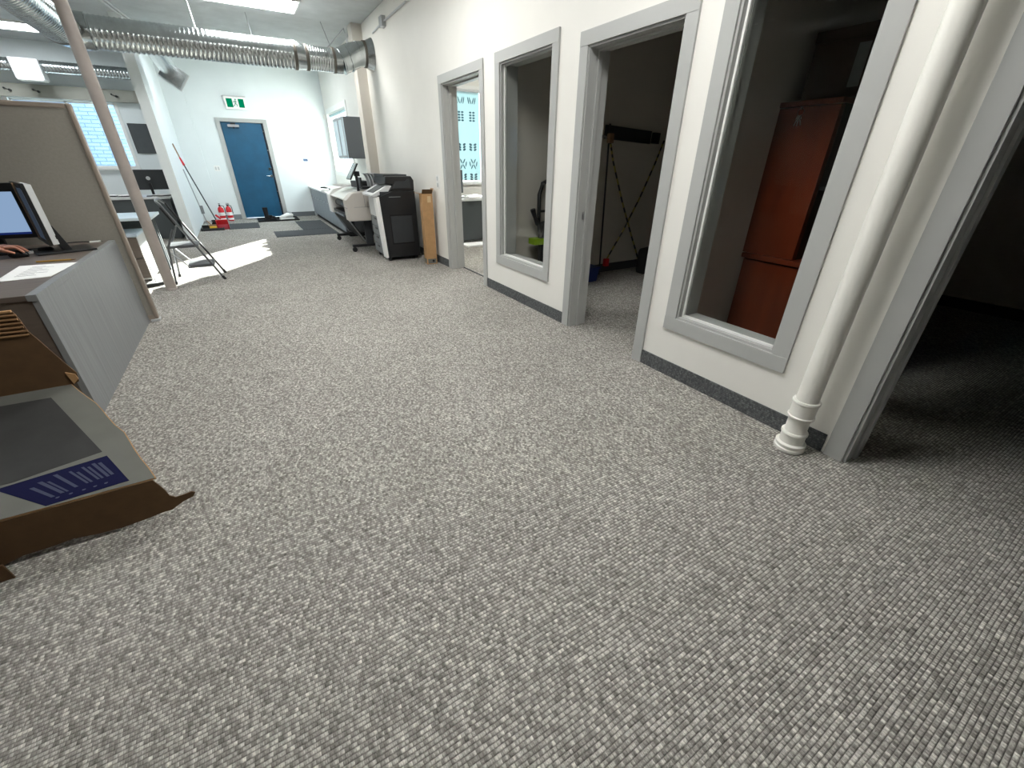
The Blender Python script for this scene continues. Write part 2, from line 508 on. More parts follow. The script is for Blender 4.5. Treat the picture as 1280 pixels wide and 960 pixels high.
# ------------------------------------------------------------------ casings, doors and windows on the right wall
CP = 0.014   # how far casing stands proud
CW = 0.08
def casing(root, h, bottom, cw=CW, head=None):
    y0, y1, z0, z1 = h
    x0, x1 = W - CP, W + 0.001
    hd = head or cw
    base = z0 - cw if bottom else 0.0
    box('casing', TRIM, x0, x1, y1 - 0.006, y1 + cw, base if not bottom else z0 - 0.006, z1 + 0.0, root, 0.002)
    box('casing', TRIM, x0, x1, y0 - cw, y0 + 0.006, base if not bottom else z0 - 0.006, z1 + 0.0, root, 0.002)
    box('head_casing', TRIM, x0 - 0.002, x1, y0 - cw, y1 + cw, z1 - 0.006, z1 + hd, root, 0.002)
    if bottom:
        box('sill_casing', TRIM, x0 - 0.002, x1, y0 - cw, y1 + cw, z0 - cw, z0 + 0.006, root, 0.002)
def jamb(root, h, bottom, stop):
    y0, y1, z0, z1 = h
    x0, x1 = W, W + T
    t = 0.02
    box('jamb', TRIM, x0, x1, y1 - t, y1, z0, z1, root)
    box('jamb', TRIM, x0, x1, y0, y0 + t, z0, z1, root)
    box('head_jamb', TRIM, x0, x1, y0 + t, y1 - t, z1 - t, z1, root)
    if bottom: box('sill', TRIM, x0, x1, y0 + t, y1 - t, z0, z0 + t, root)
    # stops / glazing beads
    s0, s1 = stop
    d = 0.014
    box('stop', WHITE if bottom else TRIM, s0, s1, y1 - t - d, y1 - t, z0 + (t if bottom else 0), z1 - t, root, 0.002)
    box('stop', WHITE if bottom else TRIM, s0, s1, y0 + t, y0 + t + d, z0 + (t if bottom else 0), z1 - t, root, 0.002)
    box('head_stop', TRIM, s0, s1, y0 + t + d, y1 - t - d, z1 - t - d, z1 - t, root, 0.002)
    if bottom:
        box('sill_stop', WHITE, s0, s1, y0 + t + d, y1 - t - d, z0 + t, z0 + t + d, root, 0.002)
        box('pane', GLASS_O, s1, s1 + 0.006, y0 + t, y1 - t, z0 + t, z1 - t, root)
        box('back_stop', TRIM, s1 + 0.006, s1 + 0.03, y1 - t - d, y1 - t, z0 + t, z1 - t, root)
for k, (nm, h, bot, lab) in enumerate([
        ('door_2', D_NEAR, False, 'grey cased doorway nearest the camera, open to a dark office'),
        ('door_3', D_MID, False, 'grey cased doorway between the two tall interior windows'),
        ('door_4', D_FAR, False, 'grey cased doorway farthest along the right wall, lit blue inside'),
        ('window_1', W_NEAR, True, 'tall grey framed interior window beside the white pipe'),
        ('window_2', W_MID, True, 'tall grey framed interior window between the two farther doorways')]):
    r = sroot(nm, lab)
    casing(r, h, bot)
    jamb(r, h, bot, (W + 0.03, W + 0.048) if bot else (W + 0.075, W + 0.11))
    if nm == 'door_3':
        box('strike_plate', STEEL, W + 0.045, W + 0.07, 2.853 - 0.002, 2.853, 0.93, 0.99, r)
    if nm == 'door_4':
        box('threshold', DGREY, W + 0.165, W + T, D_FAR[0], D_FAR[1], 0.0, 0.008, r)

# sun window on the right wall far end
r = sroot('window_3', 'bright white framed outside window above the counter')
y0, y1, z0, z1 = W_SUN
fw = 0.10
for a in ((y0 - fw, y0 + 0.0, z0 - fw, z1 + fw), (y1, y1 + fw, z0 - fw, z1 + fw), (y0, y1, z1, z1 + fw), (y0, y1, z0 - fw, z0)):
    box('casing', WHITE, W - 0.02, W + 0.001, *a, r)
for a in ((y0, y0 + 0.03, z0, z1), (y1 - 0.03, y1, z0, z1), (y0, y1, z1 - 0.03, z1), (y0, y1, z0, z0 + 0.03)):
    box('frame', WHITE, W + 0.08, W + 0.13, *a, r)
box('pane', GLASS, W + 0.10, W + 0.106, y0, y1, z0, z1, r)
MB().tube([(W + 0.045, y0 + 0.05, z1 - 0.05), (W + 0.045, y1 - 0.05, z1 - 0.05)], 0.03, 12).build('roller_blind', mat('blind_roll', (150, 178, 184), 0.6), r)

# left room window
r = sroot('window_4', 'outside window of the left work area with a brick wall behind')
x0, x1, z0, z1 = WIN_L
for a in ((x0 - 0.05, x0, z0 - 0.05, z1), (x1, x1 + 0.05, z0 - 0.05, z1)):
    box('casing', WHITE, a[0], a[1], FY - 0.012, FY + 0.001, a[2], a[3], r)
box('sill', WHITE, x0 - 0.06, x1 + 0.06, FY - 0.06, FY + 0.1, z0 - 0.05, z0, r)
for a in ((x0, x0 + 0.03, z0, z1), (x1 - 0.03, x1, z0, z1), (x0, x1, z1 - 0.03, z1), (x0, x1, z0, z0 + 0.03), (-2.66, -2.62, z0, z1)):
    box('frame', WHITE, a[0], a[1], FY + 0.09, FY + 0.13, a[2], a[3], r)
box('pane', GLASS, x0, x1, FY + 0.107, FY + 0.113, z0, z1, r)

# office window with a patterned shade
r = sroot('window_5', 'office window seen through the farthest doorway')
for a in ((3.56, 3.62, 0.92, 2.62), (4.75, 4.81, 0.92, 2.62), (3.62, 4.75, 2.56, 2.62), (3.62, 4.75, 0.92, 0.98)):
    box('frame', WHITE, a[0], a[1], 8.70, 8.74, a[2], a[3], r)
box('pane', GLASS, 3.62, 4.75, 8.83, 8.836, 0.98, 2.56, r)

# blue exit door
r = sroot('door_1', 'scuffed blue steel exit door at the far end of the hall')
x0, x1, z0, z1 = DOOR_F
for a in ((x0 - 0.085, x0 + 0.005, 0, z1 + 0.07), (x1 - 0.005, x1 + 0.085, 0, z1 + 0.07), (x0 + 0.005, x1 - 0.005, z1 - 0.005, z1 + 0.07)):
    box('frame', TRIM, a[0], a[1], FY - 0.02, FY + 0.16, a[2], a[3], r, 0.003)
for a in ((x0, x0 + 0.03, 0, z1), (x1 - 0.03, x1, 0, z1), (x0, x1, z1 - 0.03, z1)):
    box('stop', TRIM, a[0], a[1], FY + 0.066, FY + 0.12, a[2], a[3], r)
lf = box('leaf', BLUEDOOR, x0 + 0.012, x1 - 0.05, FY + 0.02, FY + 0.065, 0.02, z1 - 0.012, r, 0.002)
box('edge_strip', mat('door_edge', (18, 30, 44), 0.5), x1 - 0.05, x1 - 0.012, FY + 0.025, FY + 0.065, 0.02, z1 - 0.012, r)
cl = box('door_closer', STEEL, 0.10, 0.34, FY - 0.045, FY + 0.02, 2.02, 2.07, r, 0.006)
MB().box(0.17, 0.27, FY - 0.05, FY - 0.01, 2.07, 2.105).box(0.205, 0.235, FY - 0.05, FY - 0.03, 1.985, 2.02).build('closer_arm', BLACK, cl)
lv = MB().lathe([(0.026, 0), (0.026, 0.02)], 16, (0.775, FY + 0.02, 0.98), Matrix.Rotation(PI / 2, 3, 'X')).tube([(0.775, FY + 0.0, 0.98), (0.775, FY - 0.045, 0.98), (0.67, FY - 0.045, 0.98)], 0.009, 8).build('lever_handle', CHROME, r)
MB().lathe([(0.028, 0), (0.028, 0.02)], 16, (0.775, FY + 0.02, 1.14), Matrix.Rotation(PI / 2, 3, 'X')).build('deadbolt', CHROME, r)
for z in (0.35, 0.62, 1.55, 1.95):
    MB().lathe([(0.012, 0), (0.012, 0.01)], 10, (0.83, FY + 0.026, z), Matrix.Rotation(PI / 2, 3, 'X')).build('bolt', CHROME, r)
box('threshold', STEEL, x0, x1, FY - 0.03, FY + 0.15, 0, 0.014, r)

# ------------------------------------------------------------------ ceiling lights
def led(x, y, lab, along='x', soft=False):
    hx, hy = (0.6, 0.3) if along == 'x' else (0.3, 0.6)
    t = thing('ceiling_light', lab, 'ceiling light', (x, y, CZ), 0, 'flat ceiling light panels')
    MB().box(-hx - 0.02, hx + 0.02, -hy - 0.02, -hy, -0.03, 0).box(-hx - 0.02, hx + 0.02, hy, hy + 0.02, -0.03, 0) \
        .box(-hx - 0.02, -hx, -hy, hy, -0.03, 0).box(hx, hx + 0.02, -hy, hy, -0.03, 0).build('frame', WHITE, t)
    MB().box(-hx, hx, -hy, hy, -0.024, -0.004).build('diffuser', LEDS if soft else LEDP, t)
    return t
led(0.72, 8.34, 'flat ceiling light panel over the hall, just in front of the spiral duct')
led(0.72, 4.4, 'flat ceiling light panel over the middle of the hall, above the frame')
led(0.80, 1.5, 'flat ceiling light panel over the hall nearest the camera, above the frame')
led(0.72, 11.3, 'added fill light panel hidden behind the spiral duct before the blue door', 'x', True)  # added panel, hidden by the duct, to brighten the far end
led(-2.95, 11.95, 'flat ceiling light panel in the left work area near the far window', 'x', True)
led(-4.4, 9.0, 'flat ceiling light panel over the left work area, out at the left', 'x', True)
led(-3.4, 5.2, 'flat ceiling light panel over the cubicle desks, out of frame left', 'x', True)
led(4.3, 6.6, 'flat ceiling light panel inside the farthest office', 'x')

# ------------------------------------------------------------------ ducts
def spiral(mb, p0, p1, R, pitch=0.05, ridge=0.006, n=48, steps=9):
    p0, p1 = Vector(p0), Vector(p1)
    ax = (p1 - p0); Ln = ax.length; ax.normalize()
    a = Vector((0, 0, 1)); u = ax.cross(a).normalized(); v = u.cross(ax)
    m = max(2, int(Ln / pitch * steps))
    vs = []; fs = []
    for i in range(m + 1):
        d = Ln * i / m
        for k in range(n):
            th = 2 * PI * k / n
            ph = (d / pitch - k / n) % 1.0
            rr = R + ridge * max(0.0, 1 - abs(ph - 0.5) * 4.0)
            vs.append(p0 + ax * d + rr * (u * math.cos(th) + v * math.sin(th)))
    for i in range(m):
        for k in range(n):
            k2 = (k + 1) % n
            fs.append((i * n + k, i * n + k2, (i + 1) * n + k2, (i + 1) * n + k))
    fs.append(tuple(range(n))); fs.append(tuple(m * n + k for k in range(n)))
    mb.add(vs, fs, True); mb.s[-1] = False; mb.s[-2] = False
    return mb
dt = thing('spiral_duct', 'big galvanised spiral duct crossing the hall below the ceiling to the right wall', 'duct', (0, 8.3, 2.72))
spiral(MB(), (-1.12, 0, 0), (1.17, 0, 0), 0.172).build('duct_section', GALV, dt)
MB().tube([(1.17, 0, 0), (1.20, 0, 0), (1.29, 0, -0.01), (1.34, 0, -0.012)], [0.176, 0.176, 0.158, 0.158], 40).build('reducer', GALV, dt)
MB().tube([(1.15, 0, 0), (1.19, 0, 0)], 0.181, 40).build('joint_band', GALV_D, dt)
MB().tube([(1.31, 0, -0.012), (1.35, 0, -0.012)], 0.164, 40).build('joint_band', GALV_D, dt)
spiral(MB(), (1.34, 0, -0.012), (1.70, 0, -0.012), 0.152, 0.035, 0.005).build('duct_section', GALV, dt)
MB().tube([(1.70, 0, -0.012), (1.735, 0, -0.012)], 0.165, 40).build('joint_band', GALV_D, dt)
eb = MB().tube([(1.73, 0, -0.012), (1.80, 0, -0.01), (1.84, -0.002, -0.01)], 0.16, 40).build('elbow', GALV, dt)
MB().tube([(1.84, -0.005, -0.008), (1.93, 0.0, 0.03), (2.04, 0.02, 0.085), (2.12, 0.03, 0.11)], [0.168, 0.17, 0.17, 0.165], 12).build('elbow_gore', GALV, eb)
for (xx, zz) in ((1.83, -0.012), (1.95, 0.032)):
    MB().tube([(xx, 0, zz), (xx + 0.016, 0, zz + 0.005)], 0.176, 40).build('seam', GALV, eb)
MB().tube([(2.10, 0.03, 0.105), (2.215, 0.045, 0.12)], 0.166, 40).build('wall_collar', GALV, dt)
MB().tube([(2.20, 0.045, 0.12), (2.235, 0.045, 0.12)], 0.178, 40).build('joint_band', GALV_D, dt)
MB().tube([(2.235, 0.045, 0.12), (2.333, 0.045, 0.12)], [0.176, 0.225], 40).build('wall_flange', GALV, dt)
MB().tube([(-1.12, 0, 0), (-1.24, 0.0, 0), (-1.32, -0.04, 0), (-1.37, -0.12, 0), (-1.38, -0.24, 0)], 0.19, 40).build('elbow', GALV, dt)
spiral(MB(), (-1.38, -0.24, 0), (-1.38, -6.8, 0), 0.186, 0.06, 0.006).build('duct_section', GALV, dt)
MB().tube([(-1.38, -0.24, 0), (-1.38, -0.3, 0)], 0.196, 40).build('joint_band', GALV_D, dt)
# straight branch with a square drum grille
MB().tube([(-0.58, 0.05, 0.03), (-0.58, 2.5, 0.03)], 0.135, 32).build('branch_pipe', GALV, dt)
R45 = Matrix.Rotation(math.radians(38), 3, 'Y')
bx = MB().box(-0.69, -0.37, 2.42, 2.60, -0.21, 0.07, R45).build('grille_box', GALV, dt)
MB().box(-0.705, -0.355, 2.585, 2.605, -0.225, 0.085, R45).build('grille_flange', LGREY, bx)
# hangers
for (px_, pz, y) in ((0.66, 0.17, 0.79), (1.71, 0.15, 0.69)):
    MB().tube([(px_, 0.0, pz), (px_ + 0.04, y, CZ - 2.72)], 0.003, 6).build('hanger_wire', DGREY, dt)
MB().tube([(0.0, 0.0, 0.17), (-0.02, 0.3, CZ - 2.72)], 0.010, 8).build('hanger_rod', LGREY, dt)
MB().tube([(1.66, 0, 0.14), (1.94, 0.0, 0.40), (1.975, 0.0, 0.20)], 0.010, 8).build('hanger_bracket', STEEL, dt)

dt2 = thing('spiral_duct', 'slim spiral duct along the far wall of the left work area', 'duct', (0, 12.9, 2.86))
spiral(MB(), (-4.4, 0, 0), (-3.10, 0, 0), 0.10, 0.05, 0.006, 32).build('duct_section', GALV, dt2)
spiral(MB(), (-2.66, 0, 0), (-1.10, 0, 0), 0.10, 0.05, 0.006, 32).build('duct_section', GALV, dt2)
bx = MB().box(-3.06, -2.66, -0.16, 0.14, -0.22, 0.10).build('grille_box', LGREY, dt2, bevel=0.01)
MB().box(-3.04, -2.68, -0.17, 0.10, -0.24, -0.22).build('grille_flange', WHITE, bx)
MB().tube([(-3.12, 0, 0), (-3.05, 0, 0)], [0.10, 0.12], 32).build('collar', GALV, dt2)

# conduit and devices on the right wall top
cd = thing('conduit', 'white surface conduit with a junction box high on the right wall', 'conduit', (W, 7.5, 3.09))
MB().tube([(-0.016, 0.58, -0.02), (-0.016, 0.1, 0.0), (-0.016, -1.1, 0.0)], 0.012, 10).build('pipe', LGREY, cd)
MB().box(-0.06, 0, -0.07, 0.07, -0.06, 0.06).build('junction_box', STEEL, cd, bevel=0.005)
MB().lathe([(0.0, 0), (0.03, 0.006), (0.035, 0.03), (0.02, 0.05)], 16, (-0.03, -1.12, -0.02)).build('sensor_head', WHITE, cd)
cd = thing('conduit', 'pair of pale conduit runs under the ceiling beside the left partition', 'conduit', (-0.95, 9.9, CZ))
for dx in (0.0, 0.06):
    MB().tube([(-0.16 + dx, -0.9, -0.02), (0.12 + dx, 1.2, -0.02)], 0.014, 8).build('pipe', LGREY, cd)
for k, xx in enumerate((-3.32, -2.92, -1.75)):
    t = thing('wall_clip', ('black twin clip on the lintel, the left one over the window', 'black twin clip on the lintel, the middle one over the window', 'small black clip on the lintel nearest the white partition')[k], 'clip', (xx, 13.17, 2.48), 0, 'clips on the timber lintel')
    MB().lathe([(0.022, 0), (0.022, 0.035)], 12, (0, 0, 0), Matrix.Rotation(PI / 2, 3, 'X')).build('head', BLACK, t)
    MB().lathe([(0.016, 0), (0.016, 0.03)], 12, (-0.07, 0, 0.03), Matrix.Rotation(PI / 2, 3, 'X')).build('head', BLACK, t)
    MB().tube([(0, -0.012, 0), (-0.07, -0.012, 0.03)], 0.006, 6).build('link', BLACK, t)

# ------------------------------------------------------------------ poles and pipes
t = thing('support_pole', 'slender beige steel pole from floor to ceiling beside the cubicle screen', 'pole', (-0.964, 6.156, 0))
MB().tube([(0, 0, 0), (0, 0, CZ)], 0.052, 32).build('shaft', POLE, t)
MB().lathe([(0.06, 0), (0.06, 0.012), (0.055, 0.02)], 32).build('foot_ring', POLE, t)
t = thing('drain_pipe', 'white painted drain pipe standing by the nearest doorway', 'pipe', (2.215, 0.775, 0))
MB().tube([(0, 0, 0.0), (0, 0, CZ)], 0.050, 40).build('pipe', PIPEW, t)
def coupling(z0, z1, r):
    return MB().lathe([(0.051, z0), (r - 0.003, z0), (r, z0 + 0.004), (r, z0 + 0.014), (r - 0.005, z0 + 0.018), (r - 0.005, z1 - 0.018), (r, z1 - 0.014), (r, z1 - 0.004), (r - 0.003, z1), (0.051, z1)], 40)
coupling(0.195, 0.30, 0.062).build('coupling', PIPEW, t)
coupling(0.015, 0.115, 0.062).build('coupling', PIPEW, t)
MB().lathe([(0.066, 0.0), (0.072, 0.006), (0.072, 0.020), (0.066, 0.026), (0.066, 0.032), (0.071, 0.036), (0.071, 0.044), (0.062, 0.05)], 40).build('foot_ring', PIPEW, t)

# ------------------------------------------------------------------ wall devices
t = thing('exit_sign', 'green running person exit sign above the blue door', 'exit sign', (0.385, FY, 2.38))
MB().box(-0.215, 0.215, -0.06, 0.0, 0, 0.245).build('housing', WHITE, t, bevel=0.006)
MB().box(-0.23, 0.23, -0.09, 0.0, 0.245, 0.262).build('canopy', LGREY, t)
MB().box(-0.175, -0.055, -0.063, -0.06, 0.035, 0.205).build('green_field', GREEN, t)
MB().box(0.065, 0.175, -0.063, -0.06, 0.035, 0.205).build('green_field', GREEN, t)
MB().box(-0.055, 0.065, -0.0625, -0.06, 0.035, 0.205).build('white_doorway', SIGNW, t)
mn = MB()
mn.lathe([(0.014, 0), (0.014, 0.002)], 14, (0.012, -0.0625, 0.186), Matrix.Rotation(PI / 2, 3, 'X'))
for a, b, rr in (((0.008, 0.165), (-0.004, 0.112), 0.011), ((0.006, 0.160), (0.036, 0.132), 0.005), ((0.006, 0.160), (-0.032, 0.150), 0.005), ((-0.032, 0.150), (-0.04, 0.125), 0.005), ((-0.002, 0.112), (0.026, 0.092), 0.007), ((0.026, 0.092), (0.024, 0.056), 0.006), ((-0.004, 0.112), (-0.02, 0.078), 0.007), ((-0.02, 0.078), (-0.046, 0.062), 0.006)):
    mn.tube([(a[0], -0.0635, a[1]), (b[0], -0.0635, b[1])], [rr, rr * 0.9], 6)
mn.build('running_figure', GREEN, t)
t = thing('keypad', 'small white alarm keypad with dark display on the far wall right of the door', 'keypad', (1.645, FY, 1.33))
MB().box(-0.095, 0.095, -0.025, 0, -0.075, 0.075).build('case', WHITE, t, bevel=0.008)
MB().box(-0.05, 0.06, -0.028, -0.024, -0.015, 0.045).build('display', mat('lcd', (60, 80, 110), 0.3), t)
t = thing('light_switch', 'double white light switch on the far wall left of the blue door', 'switch', (-0.35, FY, 1.15))
MB().box(-0.06, 0.06, -0.006, 0, -0.06, 0.06).build('plate', WHITE, t, bevel=0.002)
for s in (-0.028, 0.028):
    MB().box(s - 0.016, s + 0.016, -0.012, -0.005, -0.034, 0.034).build('rocker', LGREY, t, bevel=0.002)
t = thing('light_switch', 'white light switch on the right wall above the tall cardboard box', 'switch', (W, 5.87, 1.10))
MB().box(-0.006, 0, -0.055, 0.055, -0.085, 0.085).build('plate', WHITE, t, bevel=0.002)
for z in (-0.04, 0.04):
    MB().box(-0.012, -0.005, -0.018, 0.018, z - 0.025, z + 0.025).build('rocker', LGREY, t, bevel=0.002)
tag(MB().box(-0.06, 0, -0.03, 0.03, -0.05, 0.05).build('door_sensor', WHITE, None, (W, 13.24, 2.32), bevel=0.008), 'tiny white sensor on the right wall in the far corner', 'sensor')

# ------------------------------------------------------------------ mats and floor objects by the exit
def rib_mat(name, x0, x1, y0, y1, lab, along='y'):
    t = thing(name, lab, 'mat', ((x0 + x1) / 2, (y0 + y1) / 2, 0), 0, 'dark rubber floor mats')
    hx, hy = (x1 - x0) / 2, (y1 - y0) / 2
    MB().box(-hx, hx, -hy, hy, 0, 0.006).build('backing', MATR, t)
    mb = MB(); n = int(2 * hx / 0.05)
    for k in range(n):
        xx = -hx + 0.02 + k * (2 * hx - 0.04) / max(1, n - 1)
        mb.box(xx - 0.012, xx + 0.012, -hy + 0.02, hy - 0.02, 0.006, 0.011)
    o = mb.build('ribs', MATR, t); o['kind'] = 'stuff'
    return t
rib_mat('floor_mat', -0.41, 0.19, 11.3, 12.3, 'dark ribbed floor mat lying alone in front of the blue door')
rib_mat('floor_mat', 0.40, 1.57, 9.66, 10.5, 'wide dark ribbed floor mat along the counter, the one nearer the camera')
rib_mat('floor_mat', 0.98, 1.57, 10.52, 12.1, 'narrow dark ribbed floor mat along the counter, the one nearer the far wall')
t = thing('boot_tray', 'black boot tray at the foot of the blue door', 'tray', (0.66, 12.72, 0))
MB().box(-0.46, 0.46, -0.36, 0.36, 0, 0.008).build('base', BLACK_M, t)
MB().box(-0.46, 0.46, -0.36, -0.34, 0.008, 0.03).box(-0.46, 0.46, 0.34, 0.36, 0.008, 0.03).box(-0.46, -0.44, -0.34, 0.34, 0.008, 0.03).box(0.44, 0.46, -0.34, 0.34, 0.008, 0.03).build('rim', BLACK_M, t)
# black boot
t = thing('boot', 'tall black winter boot standing on the boot tray', 'boot', (0.42, 12.75, 0.008), math.radians(-15))
MB().lathe([(0.055, 0.03), (0.05, 0.10), (0.052, 0.18), (0.06, 0.28), (0.062, 0.285)], 16, (0, 0, 0)).build('shaft', BLACK_M, t)
MB().tube([(-0.02, 0, 0.06), (0.05, 0, 0.06), (0.12, 0, 0.05), (0.18, 0, 0.042), (0.205, 0, 0.035)], [0.05, 0.055, 0.048, 0.04, 0.02], 12).build('foot', BLACK_M, t)
MB().box(-0.065, 0.20, -0.045, 0.045, 0.0, 0.022).build('sole', BLACK, t, bevel=0.01)
t = dup(t, (0.5, 12.62, 0.008), math.radians(-40), 'low black shoe pair lying toppled beside the tall boot on the boot tray')
t.scale = (0.75, 0.75, 0.4)
t['label'] = 'slumped black boot in front of the tall boot on the boot tray'
# white shoe
t = thing('shoe', 'white sneaker on the boot tray at the right of the blue door', 'shoe', (0.86, 12.66, 0.008), math.radians(190))
MB().box(-0.17, 0.17, -0.055, 0.055, 0, 0.03).build('sole', WHITE, t, bevel=0.02)
MB().tube([(-0.15, 0, 0.075), (-0.09, 0, 0.095), (-0.02, 0, 0.09), (0.06, 0, 0.065), (0.13, 0, 0.05), (0.165, 0, 0.04)], [0.04, 0.062, 0.062, 0.05, 0.04, 0.018], 14).build('upper', WHITE, t)
MB().lathe([(0.05, 0), (0.048, 0.05), (0.05, 0.06)], 14, (-0.09, 0, 0.11)).build('collar', LGREY, t)
lc = MB()
for k in range(4):
    lc.tube([(-0.01 + k * 0.022, -0.035, 0.118 - k * 0.012), (-0.005 + k * 0.022, 0, 0.146 - k * 0.012), (-0.01 + k * 0.022, 0.035, 0.118 - k * 0.012)], 0.004, 6)
lc.build('laces', PAPER, t)

# fire extinguishers
def extinguisher(loc, lab, rz=0):
    t = thing('fire_extinguisher', lab, 'fire extinguisher', loc, rz, 'fire extinguishers by the exit')
    MB().lathe([(0.055, 0), (0.062, 0.008), (0.062, 0.26), (0.052, 0.30), (0.024, 0.325), (0.022, 0.34)], 24).build('cylinder', RED, t)
    MB().lathe([(0.0632, 0.13), (0.0636, 0.132), (0.0636, 0.20), (0.0632, 0.202)], 24).build('label_band', PAPER, t)
    MB().lathe([(0.0632, 0.03), (0.0636, 0.032), (0.0636, 0.07), (0.0632, 0.072)], 24).build('lower_band', PAPER, t)
    MB().lathe([(0.02, 0.335), (0.02, 0.37)], 12).box(-0.02, 0.02, -0.07, 0.03, 0.368, 0.378).box(-0.018, 0.018, -0.08, 0.03, 0.395, 0.403).build('valve_handle', BLACK, t)
    MB().tube([(0.02, 0, 0.35), (0.075, 0, 0.34), (0.083, 0, 0.28), (0.08, 0, 0.16)], 0.009, 8).build('hose', BLACK, t)
    return t
e1 = extinguisher((-0.52, 12.98, 0), 'red fire extinguisher beside the blue door, the left of the two')
dup(e1, (-0.36, 12.98, 0), 0.4, 'red fire extinguisher beside the blue door, the right of the two')

# tray with cleaning tools
t = thing('cleaning_tray', 'shallow black tray holding brushes beside the white partition', 'tray', (-0.70, 11.45, 0))
MB().box(-0.21, 0.21, -0.2, 0.2, 0, 0.01).build('base', BLACK, t)
MB().box(-0.21, 0.21, -0.2, -0.185, 0.01, 0.05).box(-0.21, 0.21, 0.185, 0.2, 0.01, 0.05).box(-0.21, -0.195, -0.185, 0.185, 0.01, 0.05).box(0.195, 0.21, -0.185, 0.185, 0.01, 0.05).build('rim', DGREY, t)
t = thing('brush', 'yellow bristled hand brush lying in the black tray', 'brush', (-0.68, 11.36, 0.01))
MB().box(-0.07, 0.07, -0.05, 0.05, 0.0, 0.07).build('bristles', YELLOW, t, bevel=0.02)
MB().box(-0.08, 0.08, -0.03, 0.03, 0.07, 0.10).tube([(-0.02, 0.02, 0.09), (-0.09, 0.08, 0.17)], 0.013, 8).build('handle', BRONZE, t)
t = thing('broom', 'broom with dark pole and red grip leaning on the white partition', 'broom', (-0.62, 11.5, 0.012))
MB().tube([(0.02, 0, 0.17), (-0.255, 0.05, 1.30)], 0.012, 10).build('pole', DGREY, t)
MB().tube([(-0.235, 0.046, 1.22), (-0.27, 0.052, 1.36)], [0.022, 0.014], 10).build('grip', RED, t)
MB().tube([(-0.27, 0.052, 1.36), (-0.312, 0.06, 1.60)], 0.012, 10).build('upper_pole', BRONZE, t)
MB().prism([(-0.12, 0.012), (0.10, 0.012), (0.06, 0.14), (-0.06, 0.14)], -0.03, 0.03).build('bristles', BLACK_M, t)
MB().box(-0.07, 0.07, -0.028, 0.028, 0.14, 0.18).build('block', DGREY, t, bevel=0.008)
t = thing('dustpan', 'red upright dustpan beside the brushes near the blue door', 'dustpan', (-0.50, 11.42, 0))
Rd = Matrix.Rotation(math.radians(24), 3, 'X')
MB().box(-0.10, 0.10, -0.012, 0.012, 0.0, 0.22, Rd, (0, 0, 0)).build('pan', RED, t, bevel=0.004)
MB().box(-0.09, 0.09, -0.02, -0.012, 0.02, 0.12, Rd, (0, 0, 0)).build('pan_face', PINK, t)
MB().box(-0.11, -0.10, -0.06, 0.012, 0.0, 0.22, Rd, (0, 0, 0)).build('rim', RED, t)
MB().box(0.10, 0.11, -0.06, 0.012, 0.0, 0.22, Rd, (0, 0, 0)).build('rim', RED, t)
MB().tube([(0, -0.08, 0.22), (-0.08, -0.06, 0.30)], 0.02, 8).build('handle_socket', RED, t)
t = thing('squeegee', 'thin steel pole squeegee behind the broom against the partition', 'squeegee', (-0.80, 11.6, 0.012))
MB().tube([(0.02, 0, 0.06), (-0.10, 0.02, 1.15)], 0.010, 8).build('pole', STEEL, t)
MB().box(-0.03, 0.03, -0.02, 0.02, 0.30, 0.46).build('clamp', GREY, t, bevel=0.004)
MB().box(-0.10, 0.12, -0.015, 0.015, 0.0, 0.07).build('blade', BLACK, t)

# ------------------------------------------------------------------ counter, wall cabinet
def handle(parent, x, y, z, m=CHROME):
    MB().box(x - 0.025, x, y - 0.05, y - 0.04, z - 0.005, z + 0.005).box(x - 0.025, x, y + 0.04, y + 0.05, z - 0.005, z + 0.005).box(x - 0.03, x - 0.02, y - 0.06, y + 0.06, z - 0.006, z + 0.006).build('handle', m, parent)
ys = [9.12, 9.98, 10.84, 11.70, 12.50, 13.28]
for k in range(5):
    a, b = ys[k], ys[k + 1]
    nm = ('nearest the plotter', 'second from the plotter', 'in the middle of the row', 'second from the far wall', 'against the far wall')[k]
    t = thing('base_cabinet', 'grey base cabinet under the counter, ' + nm, 'cabinet', (1.98, (a + b) / 2, 0), 0, 'grey base cabinets under the counter')
    h = (b - a) / 2 - 0.002
    MB().box(-0.34, 0.35, -h, h, 0.08, 0.70).build('body', CABD, t)
    MB().box(-0.30, 0.35, -h, h, 0.0, 0.08).build('plinth', BLACK_M, t)
    for s in (0, 1):
        d = MB().box(-0.36, -0.34, -h + 0.006 + s * h, -0.006 + s * h, 0.09, 0.69).build('door', CABG, t, bevel=0.002)
        handle(d, -0.36, -h / 2 + s * h, 0.50)
tag(MB().box(-0.40, 0.35, -2.09, 2.09, 0, 0.035).build('worktop', WHITE, None, (1.98, 11.19, 0.70), bevel=0.004), 'white worktop running along the grey base cabinets', 'worktop')
t = thing('wall_cabinet', 'dark grey wall cabinet hung beside the bright window', 'cabinet', (2.15, 9.56, 1.38))
MB().box(-0.165, 0.185, 0, 0.90, 0, 0.70).build('body', CABD, t)
for s in (0, 1):
    d = MB().box(-0.185, -0.165, 0.004 + s * 0.45, 0.446 + s * 0.45, 0.004, 0.696).build('door', mat('frosted_door_%d' % s, (186, 204, 212), 0.3), t)
    MB().box(-0.19, -0.185, 0.004 + s * 0.45, 0.05 + s * 0.45, 0.004, 0.696).box(-0.19, -0.185, 0.40 + s * 0.45, 0.446 + s * 0.45, 0.004, 0.696).box(-0.19, -0.185, 0.05 + s * 0.45, 0.40 + s * 0.45, 0.65, 0.696).box(-0.19, -0.185, 0.05 + s * 0.45, 0.40 + s * 0.45, 0.004, 0.05).build('door_frame', CABG, d)
